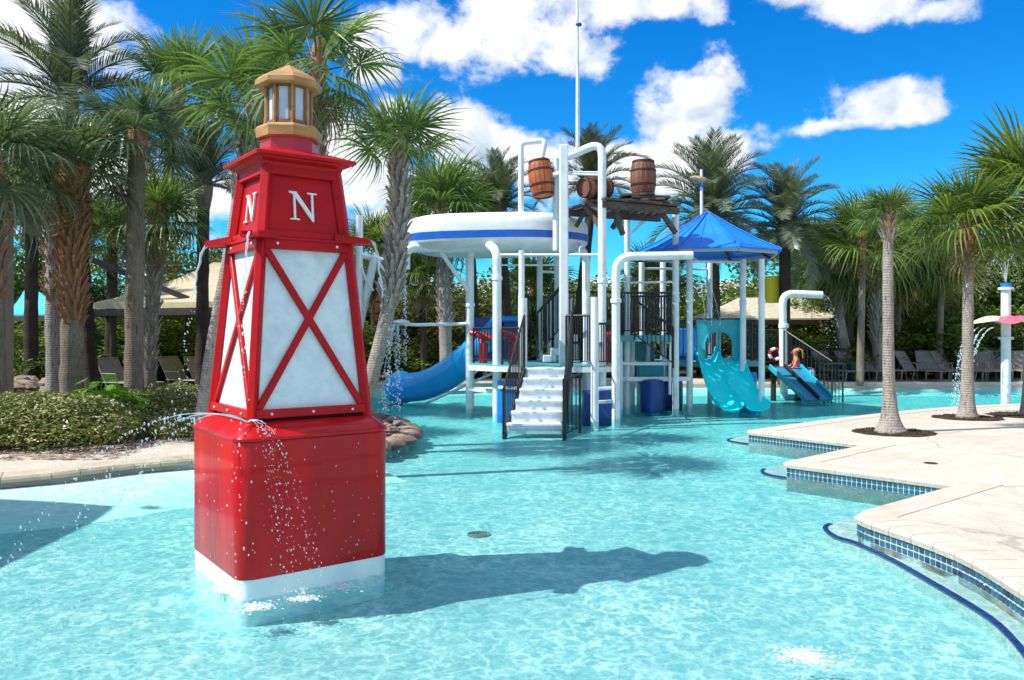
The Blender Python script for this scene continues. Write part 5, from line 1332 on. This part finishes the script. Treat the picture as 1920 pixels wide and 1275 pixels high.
def palm(kind, bpx, d, tpx, tpy, rpx, label, zb=.10, nf=26, size=1.0, col='g', bark=None, boots=None, boot_n=60, bootscale=1.0, lean=0.0, flare=0.0, emin=-32, emax=84, dtop=None, dead=2, mid=None, seed=0, group=None, base=None):
    g = random.Random(seed*7+int(bpx)+int(d*10)); dtop = dtop or d
    b = Vector(base) if base else W(bpx, d, z=zb); tp_ = W(tpx, dtop, tpy); r = rpx/2/F*d
    t = thing('palm_tree', label, 'palm tree', tuple(b), 0, group)
    H = (tp_-b).length; n = 40
    ctrl = [b]+([W(*m) for m in mid] if mid else [])+[tp_]
    line = smooth_line(ctrl, max(4, n//(len(ctrl)-1))); 
    if not mid:
        for i, p in enumerate(line): p.x += lean*math.sin(math.pi*i/(len(line)-1))
    mb = MB(); m_ = len(line); rr = []
    for i in range(m_):
        q = i/(m_-1); f = 1+flare*math.exp(-q*H/.28)+.12*math.exp(-q*H/.9); top = 1-.12*q
        rr.append(r*f*top*(1+.035*mnoise.noise(Vector((seed+bpx, 0, q*H*3)))+.012*mnoise.noise(Vector((bpx, q*H*40, 3)))))
    mb.tube(line, rr, 18)
    for v in mb.v: v += Vector((1,1,0))*.035*r/.15*mnoise.noise(v*4.0)*.5
    mb.build('trunk', bark or M_tr_smooth, t, smooth=True, angle=180)
    if boots:
        s0, s1, bc_ = boots
        for k in range(boot_n):
            q = s0+(s1-s0)*(k+.5)/boot_n; i = min(m_-2, int(q*(m_-1))); f = q*(m_-1)-i; p = line[i].lerp(line[i+1], f); az = k*2.39996
            rad = rr[i]*.96; sc_ = bootscale*(r/.15)**.6*g.uniform(.8,1.25)
            inst('leaf_boot', g.choice(BOOT[bc_]), t, p-b+Vector((rad*math.cos(az), rad*math.sin(az), 0)), (g.uniform(-.25,.25), g.uniform(-.06,.14), az+g.uniform(-.15,.15)), sc_)
    tl = line[-1]-b
    for k in range(nf):
        u = (k+.5)/nf; el = R(emax+(emin-emax)*u**1.25+g.uniform(-7,7)); az = k*2.39996+g.uniform(-.25,.25)
        if kind == 'fan':
            me = FAN[col][min(4, int(u*4.2+g.uniform(-.6,.9))) if u > .1 else 0]; s = size*g.uniform(.85,1.1)*(.8+.2*min(1,u*5))
        else:
            me = g.choice(PIN[col][0 if u < .25 else 1:][:3]); s = size*g.uniform(.85,1.08)
        inst('frond', me, t, tl+Vector((.05*math.cos(az), .05*math.sin(az), -.10*u-.02)), (g.uniform(-.5,.5) if kind == 'fan' else g.uniform(-.15,.15), -el, az), s)
    for k in range(dead if kind == 'fan' else 0):
        az = g.uniform(0, 6.28); inst('dry_frond', g.choice(FAN['dead']), t, tl+Vector((.08*math.cos(az), .08*math.sin(az), -.2)), (0, R(72+g.uniform(-8,8)), az), size*.75)
    if kind == 'fan':      # fibrous heart where the leaf stalks meet
        hm = MB().lathe([(r*.85,-.35),(r*1.25,-.15),(r*1.3,0),(r*.9,.18),(r*.3,.32)], tuple(tl+b), 12, cap=True)
        hm.build('crown_heart', M_boot_o, t, smooth=True)
    else:
        hm = MB().lathe([(r*.95,-.6),(r*1.35,-.3),(r*1.45,-.05),(r*.9,.2)], tuple(tl+b), 12, cap=True); hm.build('crown_heart', M_tr_brown, t, smooth=True)
    return t
# left group
palm('fan', 132,12.0, 140,318, 40, 'stout palm with shaggy orange leaf stubs beside the flowering shrubs', size=.78, nf=17, bark=M_tr_brown, boots=(.42,1,'o'), boot_n=150, bootscale=1.0, col='d', seed=1, emin=-22)
palm('fan', 250,12.6, 256,262, 34, 'smooth straight palm trunk standing before the tan canopy', size=.84, nf=17, bark=M_tr_brown, col='d', seed=2, emin=-18, dead=1)
palm('fan', 102,14.2, 96,318, 27, 'grey palm close behind the stout shaggy palm', size=.8, nf=16, bark=M_tr_smooth, boots=(.45,1,'o'), boot_n=60, col='g', seed=3, emin=-10)
palm('fan', 277,14.4, 292,408, 24, 'palm with split leaf stubs directly behind the smooth straight trunk', size=.78, nf=24, bark=M_tr_brown, boots=(.25,1,'g'), boot_n=60, col='g', seed=4)
palm('fan', -2,10.8, -14,300, 30, 'palm at the very edge of the picture by the stone column', size=.85, nf=20, bark=M_tr_brown, boots=(.5,1,'o'), boot_n=50, col='d', seed=5, emin=-40)
palm('pin', 58,19.0, 60,395, 24, 'thin dark feather palm above the sky blue canopy', size=1.6, nf=30, bark=M_tr_dark, col='d', seed=6)
palm('pin', 176,16.0, 128,175, 26, 'tall feather palm whose upright fronds top the palm group', size=2.4, nf=26, bark=M_tr_dark, col='n', seed=7)
palm('pin', 378,17.0, 382,338, 24, 'dark feather palm between the tan canopy and the lighthouse', size=1.7, nf=28, bark=M_tr_dark, col='d', seed=8)
palm('fan', 372,10.9, 487,190, 24, 'grey leaning palm rising behind the lighthouse cupola', size=.80, nf=16, bark=M_tr_smooth, boots=(.62,1,'g'), boot_n=70, bootscale=1.3, col='g', mid=[(400,10.9,640),(452,10.9,350)], seed=9, zb=.1)
palm('fan', 600,9.4, 596,120, 25, 'tall palm whose fans spread behind the lighthouse lantern', size=.74, nf=14, bark=M_tr_brown, boots=(.6,1,'g'), boot_n=50, col='g', seed=10, emin=-50)
palm('fan', 266,15.6, 335,165, 22, 'tall palm with glossy fans against the clouds over the tan canopy', size=.95, nf=15, bark=M_tr_brown, col='g', seed=12)
palm('fan', 205,21.0, 212,440, 20, 'low young palm in the gap over the tan canopy', size=1.0, nf=26, bark=M_tr_dark, col='g', seed=15)
# the leaning palm
palm('fan', 664,12.0, 746,292, 27, 'curved leaning palm with shaggy grey trunk at the corner of the pool', size=.80, nf=11, bark=M_tr_smooth, boots=(.42,1,'g'), boot_n=120, bootscale=1.4, col='g', mid=[(704,12,680),(735,12,540),(748,12,420)], seed=16, emin=18, emax=86, dead=0, zb=.1)
# behind the play structure
palm('fan', 838,22.0, 828,398, 24, 'palm with criss-cross leaf stubs behind the blue tube slide', size=1.25, nf=26, bark=M_tr_smooth, boots=(.35,1,'g'), boot_n=90, bootscale=1.1, col='g', seed=17)
palm('fan', 795,23.5, 792,520, 12, 'slender young palm under the edge of the boat canopy', size=.9, nf=22, bark=M_tr_dark, col='g', seed=18)
palm('fan', 897,25.0, 880,400, 16, 'palm whose fans show just over the boat canopy stripe', size=1.2, nf=26, bark=M_tr_dark, col='g', seed=19)
palm('pin', 958,25.0, 935,385, 22, 'feather palm rising between the boat canopy and the hanging barrel', size=2.0, nf=34, bark=M_tr_dark, col='n', seed=20, emin=-30)
palm('pin', 1075,25.5, 1112,345, 20, 'feather palm behind the lying barrel', size=2.0, nf=38, bark=M_tr_dark, col='d', seed=21)
palm('pin', 1340,23.0, 1335,402, 26, 'big silvery feather palm behind the blue tent roof', size=2.35, nf=54, bark=M_tr_dark, col='n', seed=22, emin=-48)
palm('pin', 1470,22.5, 1472,425, 22, 'feather palm with arching fronds beyond the blue tent roof', size=2.0, nf=46, bark=M_tr_dark, col='n', seed=23, emin=-55)
palm('fan', 1002,27.0, 1002,540, 14, 'low palm seen through the posts under the boat canopy', size=1.1, nf=22, bark=M_tr_dark, col='g', seed=24)
palm('fan', 1235,27.0, 1232,530, 14, 'low palm seen between the gazebo posts', size=1.1, nf=22, bark=M_tr_dark, col='g', seed=25)
palm('fan', 700,24.0, 706,470, 16, 'palm glimpsed between the lighthouse and the leaning palm', size=1.1, nf=24, bark=M_tr_dark, col='y', seed=26)
# right group
palm('fan', 1612,21.8, 1618,450, 13, 'small bright palm between the thin brown palm and the thick one', size=1.0, nf=24, bark=M_tr_brown, boots=(.7,1,'o'), boot_n=30, col='y', seed=51, emin=-20)
palm('fan', 1530,28.5, 1535,480, 12, 'far palm whose fans show past the feather palms', size=1.2, nf=22, bark=M_tr_dark, col='y', seed=52, emin=-20)
palm('fan', 1760,24.5, 1765,500, 13, 'bright bushy palm in the gap between the two deck palms', size=.95, nf=24, bark=M_tr_brown, col='y', seed=53, emin=-30)
palm('fan', 1575,24.6, 1568,492, 21, 'curved grey trunk palm behind the ramp slide with criss-cross stubs', size=1.15, nf=24, bark=M_tr_smooth, boots=(.66,1,'g'), boot_n=50, bootscale=1.1, col='g', mid=[(1592,24.6,690),(1573,24.6,590)], seed=27, base=tuple(W(1594,24.6,z=.1)))
palm('fan', 1594,25.4, 1594,525, 13, 'thin brown palm touching the curved grey trunk', size=1.15, nf=24, bark=M_tr_brown, boots=(.6,1,'o'), boot_n=40, col='y', seed=28)
palm('fan', 1648,24.2, 1644,462, 22, 'thick palm with pale leaf stubs half hidden by the first deck palm', size=1.35, nf=30, bark=M_tr_smooth, boots=(.3,1,'g'), boot_n=90, bootscale=1.2, col='g', seed=29)
palm('fan', 1678,25.2, 1684,505, 16, 'brown palm just past the first deck palm', size=1.2, nf=26, bark=M_tr_brown, boots=(.6,1,'o'), boot_n=40, col='y', seed=30)
palm('fan', 1725,27.0, 1722,545, 14, 'low yellow green palm between the two deck palms', size=.95, nf=22, bark=M_tr_dark, col='y', seed=31)
palm('fan', 1780,28.0, 1782,535, 16, 'low palm behind the second deck palm', size=1.0, nf=22, bark=M_tr_dark, col='y', seed=32)
palm('fan', 1670,11.35, 1666,408, 20, 'first deck palm with swollen foot and sparse upright crown', zb=.158, size=.38, nf=15, col='g', bark=M_tr_smooth, flare=2.1, boots=(.84,1,'g'), boot_n=36, bootscale=1.0, emin=22, emax=88, dead=0, lean=-.02, seed=34, base=(5.37,11.35,.158))
palm('fan', 1813,13.25, 1816,420, 19.5, 'second deck palm with full yellow green crown', zb=.158, size=.82, nf=24, col='y', bark=M_tr_smooth, flare=1.1, boots=(.76,1,'o'), boot_n=70, bootscale=1.2, emin=-26, dead=1, seed=35, base=(7.54,13.25,.158))
palm('fan', 1925,13.6, 1938,372, 20, 'third deck palm cut by the picture edge', zb=.158, size=1.1, nf=24, col='y', bark=M_tr_smooth, flare=.75, boots=(.72,1,'o'), boot_n=60, bootscale=1.2, emin=-25, dead=1, seed=36, base=(8.78,13.6,.158))

# ================================================================== leafy trees, hedges, shrubs
def crown_mesh(seed, m, n_cl=46, per=95, leaf=.17, spread=(1,1,1), low=-.95):
    g = random.Random(seed); mb = MB()
    for c in range(n_cl):
        while True:
            p = Vector((g.uniform(-1,1), g.uniform(-1,1), g.uniform(low,1)))
            if .35 < p.length < 1.0: break
        cr = g.uniform(.20,.40)
        for k in range(per):
            q = Vector((g.gauss(0,1), g.gauss(0,1), g.gauss(0,.75))); q = q.normalized()*cr*g.uniform(.35,1.05)
            s = leaf*g.uniform(.5,1.2)*.5; M = Euler((g.uniform(-1.1,1.1), g.uniform(-1.1,1.1), g.uniform(0,6.28))).to_matrix(); o = p+q
            mb.add([o+M@Vector((-s,0,0)), o+M@Vector((0,-s*.5,s*.12)), o+M@Vector((s,0,0)), o+M@Vector((0,s*.5,s*.12))], [(0,1,2,3)])
    return mb.mesh('crown', m)
CR = [crown_mesh(1, M_tree, leaf=.085), crown_mesh(2, M_tree_d, leaf=.09, n_cl=60), crown_mesh(3, M_tree_o, leaf=.085), crown_mesh(4, M_tree, leaf=.08, n_cl=38), crown_mesh(5, M_tree_d, leaf=.08, n_cl=70)]
LABT = ['bright leafy', 'dark dense', 'olive thin', 'airy green', 'deep green']
def tree(px, d, top_py, rw, ci, where, rh=None):
    if px > 1450: top_py -= 32; rw *= 1.15
    top = EYE+(HY-top_py)/F*d; x = (px-CX)/F*d; rh = rh or (top-.0)/2
    t = thing('leafy_tree', '%s tree %s' % (LABT[ci], where), 'tree', (x, d, .1), 0, 'leafy trees of the belt around the pool'); g = random.Random(int(px))
    cz = top-rh
    tm = MB().tube([(0,0,0), (.1,0,cz*.6), (-.05,.05,cz+rh*.4)], [.14,.10,.03], 8)
    for k in range(5):
        a = g.uniform(0,6.28); tm.tube([(0,0,cz*.5+.15*k), (.5*rw*math.cos(a), .5*rw*math.sin(a), cz*.8+.3*k)], [.05,.015], 6)
    tm.build('trunk', M_wood, t, smooth=True, world=False)
    inst('crown', CR[ci], t, (0,0,cz-.1), (0,0,g.uniform(0,6.28)), (rw, rw, rh))
T_ = [(-40,30,330,3.2,1,'behind the stone column'),(60,33,430,3.0,0,'in the gap beyond the thin dark palm'),(150,30,470,2.8,1,'behind the sky blue canopy'),(240,32,420,3.0,0,'showing over the peak of the tan canopy'),
      (330,30,440,2.8,2,'beyond the low young palm'),(410,31,470,3.0,0,'beside the lighthouse tower'),(500,33,430,3,1,'hidden mostly by the lighthouse'),(600,31,440,3,0,'just past the lighthouse'),(690,33,450,2.8,3,'beyond the bucket frame'),
      (750,30,520,2.4,2,'beyond the leaning palm'),(800,34,500,3,4,'above the tube slide'),(870,31,540,2.6,2,'behind the palm with criss-cross stubs'),(930,34,510,3,1,'under the boat canopy edge'),(990,31,545,2.4,0,'between the boat posts'),
      (1060,33,520,3,4,'behind the upper stairs'),(1130,31,530,2.6,0,'behind the barrel deck posts'),(1200,34,520,3,1,'behind the upper deck railing'),(1270,32,540,2.6,0,'behind the gazebo centre'),(1350,34,520,3,3,'over the pale canopy'),
      (1420,32,515,2.8,0,'behind the yellow bucket'),(1500,31,455,2.9,0,'over the ridge end of the pale canopy'),(1560,33,450,3.2,3,'behind the curved grey trunk'),(1630,31,470,3,4,'behind the thick palm with pale stubs'),
      (1700,33,440,3.2,0,'in the gap between the two deck palms'),(1770,31,465,3,1,'behind the low yellow green palm'),(1850,32,420,3.2,0,'behind the flower fountain'),(1930,30,445,3,4,'beyond the third deck palm'),(1985,32,430,3.2,0,'past the third deck palm')]
for a in T_: tree(*a)
for i in range(16):       # second belt, lower and farther, closing the horizon
    px = -60+i*135; tree(px, 42+(i % 3)*2, 520+(i*37) % 40, 4.6, (1,4,0)[i % 3], 'of the far row, %s' % ['behind the column','behind the blue canopy','over the tan canopy','behind the dark feather palm','behind the lighthouse','beyond the bucket frame','far beyond the tube slide','far beyond the boat posts','beyond the upper stairs','beyond the upper deck','behind the gazebo','behind the pale canopy','past the bent pipe','between the deck palms','behind the flower fountain','past the last deck palm'][i])
# bushes in front of them
SH = [crown_mesh(21, M_tree_d, n_cl=40, per=80, leaf=.15, low=-.8), crown_mesh(22, M_tree, n_cl=40, per=80, leaf=.13, low=-.8), crown_mesh(23, M_tree_o, n_cl=34, per=80, leaf=.13, low=-.8)]
LS = ['dark', 'green', 'olive']
def bush(px, d, top_py, rw, ci, where):
    top = EYE+(HY-top_py)/F*d; t = thing('bush', '%s leafy bush %s' % (LS[ci], where), 'bush', ((px-CX)/F*d, d, .1), 0, 'bushes around the pool'); g = random.Random(int(px*3))
    inst('foliage', SH[ci], t, (0,0,(top-.1)*.52), (0,0,g.uniform(0,6.28)), (rw, rw*.9, (top-.1)*.52))
    tm = MB()
    for k in range(6):
        a = g.uniform(0,6.28); tm.tube([(0,0,0), (.5*rw*math.cos(a), .5*rw*math.sin(a), (top-.1)*.7)], [.03,.008], 5)
    tm.build('stem', M_wood, t, world=False)
B_ = [(20,21,600,1.5,0,'beside the stone column'),(90,20,625,1.3,0,'under the sky blue canopy'),(170,22,600,1.5,0,'behind the shaded boulders'),(250,24,600,1.6,0,'under the far edge of the tan canopy'),(310,24,605,1.6,0,'deep under the tan canopy'),(370,24,600,1.6,0,'behind the shaded lounge chairs'),
      (430,22,620,1.4,1,'beside the lighthouse base'),(640,24,600,1.6,0,'between the lighthouse and the bucket frame'),(700,24.5,625,1.4,2,'under the small reddish barrel'),(760,24.6,650,1.3,1,'behind the mouth of the tube slide'),(810,24.8,655,1.2,1,'above the tube slide joint'),(860,25,620,1.5,2,'behind the splash arm'),
      (920,26,600,1.6,0,'behind the red cannon'),(985,26,600,1.6,0,'behind the white steps'),(1050,26,590,1.6,0,'behind the black stair railing'),(1120,26,600,1.6,0,'behind the navy tank'),(1190,26,600,1.6,0,'seen under the upper deck'),(1260,26,600,1.6,0,'behind the round tank'),
      (1340,25.5,620,1.5,0,'behind the slide header'),(1410,25.5,618,1.5,0,'behind the gazebo posts'),(1470,25.2,620,1.6,0,'behind the bent pipe'),(1520,25.2,622,1.6,0,'behind the child'),(1560,25,650,1.3,1,'beside the curved grey trunk'),(1615,25.8,580,1.6,2,'over the green bin'),
      (1640,25.2,655,1.1,1,'low behind the lounge chairs by the bin'),(1700,26,600,1.7,1,'beyond the first deck palm'),(1750,25.4,600,1.5,1,'behind the lounge chairs between the deck palms'),(1800,26,570,1.8,0,'behind the second deck palm'),(1850,25.6,620,1.5,0,'behind the arching spray'),(1900,26,580,1.8,1,'behind the flower fountain post'),(1955,25.5,600,1.6,0,'by the picture edge past the fountain')]
for a in B_: bush(*(a[:4]+((1 if a[4] == 0 and a[0] % 20 == 0 else a[4]),)+a[5:]))
# flowering shrubs at the front
def shrub_mesh(seed):
    g = random.Random(seed); mb = MB(); fl = MB()
    for k in range(5200):
        th = g.uniform(0,6.28); u = g.uniform(-.25,1); rr_ = math.sqrt(max(0,1-u*u))
        lump = 1+.16*mnoise.noise(Vector((math.cos(th)*rr_*2.6+seed, math.sin(th)*rr_*2.6, u*2.6)))+.10*mnoise.noise(Vector((math.cos(th)*6+seed, math.sin(th)*6, u*6)))
        q = lump*(1-.22*g.random()**2); o = Vector((rr_*math.cos(th), rr_*math.sin(th), u))*q; nrm = o.normalized()
        s = g.uniform(.028,.058); M = frame(nrm.orthogonal(), nrm)@rotm(g.uniform(-.8,.8), g.uniform(-.8,.8), g.uniform(0,6.28))
        mb.add([o+M@Vector((-s,0,0)), o+M@Vector((0,-s*.45,0)), o+M@Vector((s,0,.006)), o+M@Vector((0,s*.45,0))], [(0,1,2,3)])
        if k % 9 == 0 and u > -.1 and mnoise.noise(Vector((th*2, u*5, seed))) > -.25:
            for j in range(3):
                s2 = g.uniform(.010,.018); o2 = o*1.02+Vector((g.gauss(0,.02), g.gauss(0,.02), g.gauss(0,.02))); M = rotm(g.uniform(-1,1), g.uniform(-1,1), g.uniform(0,3))
                fl.add([o2+M@Vector((-s2,-s2,0)), o2+M@Vector((s2,-s2,0)), o2+M@Vector((s2,s2,0)), o2+M@Vector((-s2,s2,0))], [(0,1,2,3)])
    return mb.mesh('foliage', M_hedge), fl.mesh('blossom', M_flower)
SM = [shrub_mesh(i) for i in (1,2)]
for i, (px, d, top, rw, l, fl_) in enumerate(((-20,10.1,765,.85,'cut by the picture edge',1),(45,9.95,745,.85,'next to the one at the picture edge',1),(125,9.9,742,.90,'in front of the stout shaggy palm',1),(188,10.5,760,.75,'between the stout palm and the smooth trunk',1),
      (232,11.6,735,.70,'in front of the smooth trunk',0),(292,12.2,728,.75,'below the nozzle spray',1),(335,12.8,722,.70,'closest to the lighthouse',0),(350,10.7,772,.55,'hiding the foot of the grey leaning palm',0),(60,11.6,742,.9,'in the second row beside the boulders',1))):
    topz = EYE+(HY-top)/F*d; d += .5; t = thing('flowering_shrub', 'rounded %s shrub %s' % ('white flowering' if fl_ else 'green', l), 'shrub', ((px-CX)/F*d, d, .1), 0, 'clipped shrubs along the path')
    h = topz-.1; f = inst('foliage', SM[i % 2][0], t, (0,0,h*.30), (0,0,i*1.3), (rw, rw*.8, h*.68))
    inst('blossom', SM[i % 2][1], t, (0,0,h*.30), (0,0,i*1.3), (rw, rw*.8, h*.68))['kind'] = 'stuff'
    sm = MB()
    for k in range(8): a = k*.8; sm.tube([(0,0,0),(.5*rw*math.cos(a), .4*rw*math.sin(a), h*.8)], [.02,.006], 5)
    sm.build('stem', M_wood, t, world=False)
# bright broad-leaved plant between the trunks
def lobed_leaf():
    mb = MB(); vs = [(0,0,0)]; n = 14
    for k in range(n+1):
        a = R(-120+240*k/n); q = .16*(1 if k % 2 else .55)*(1-.2*abs(a)/2); vs.append((.05+q*math.cos(a), q*math.sin(a)*.9, -.25*q*q*6*.2))
    mb.add(vs, [(0,k,k+1) for k in range(1,n+1)]); return mb.mesh('leaf', M_lime)
LL = lobed_leaf()
for (px, d, top, l) in ((185,11.4,712,'bright lime philodendron between the stout palm and the smooth trunk'),(215,11.9,722,'smaller lime philodendron against the smooth palm trunk')):
    t = thing('leafy_plant', l, 'plant', ((px-CX)/F*d, d, .1)); g = random.Random(px); H = EYE+(HY-top)/F*d-.1
    for k in range(46):
        az = k*2.4; el = R(85-70*(k/46)**.8); L = H*g.uniform(.8,1.1)*(.65 if k > 34 else 1); p = Vector((math.cos(az)*math.cos(el)*L*.7, math.sin(az)*math.cos(el)*L*.7, max(.15, math.sin(el)*L)))
        MB().tube([(0,0,0), p*.6+Vector((0,0,.08)), p], .006, 4).build('stalk', M_lime, t, world=False)
        inst('leaf', LL, t, p, (g.uniform(-.4,.4), g.uniform(.0,.7), az), g.uniform(.8,1.25))
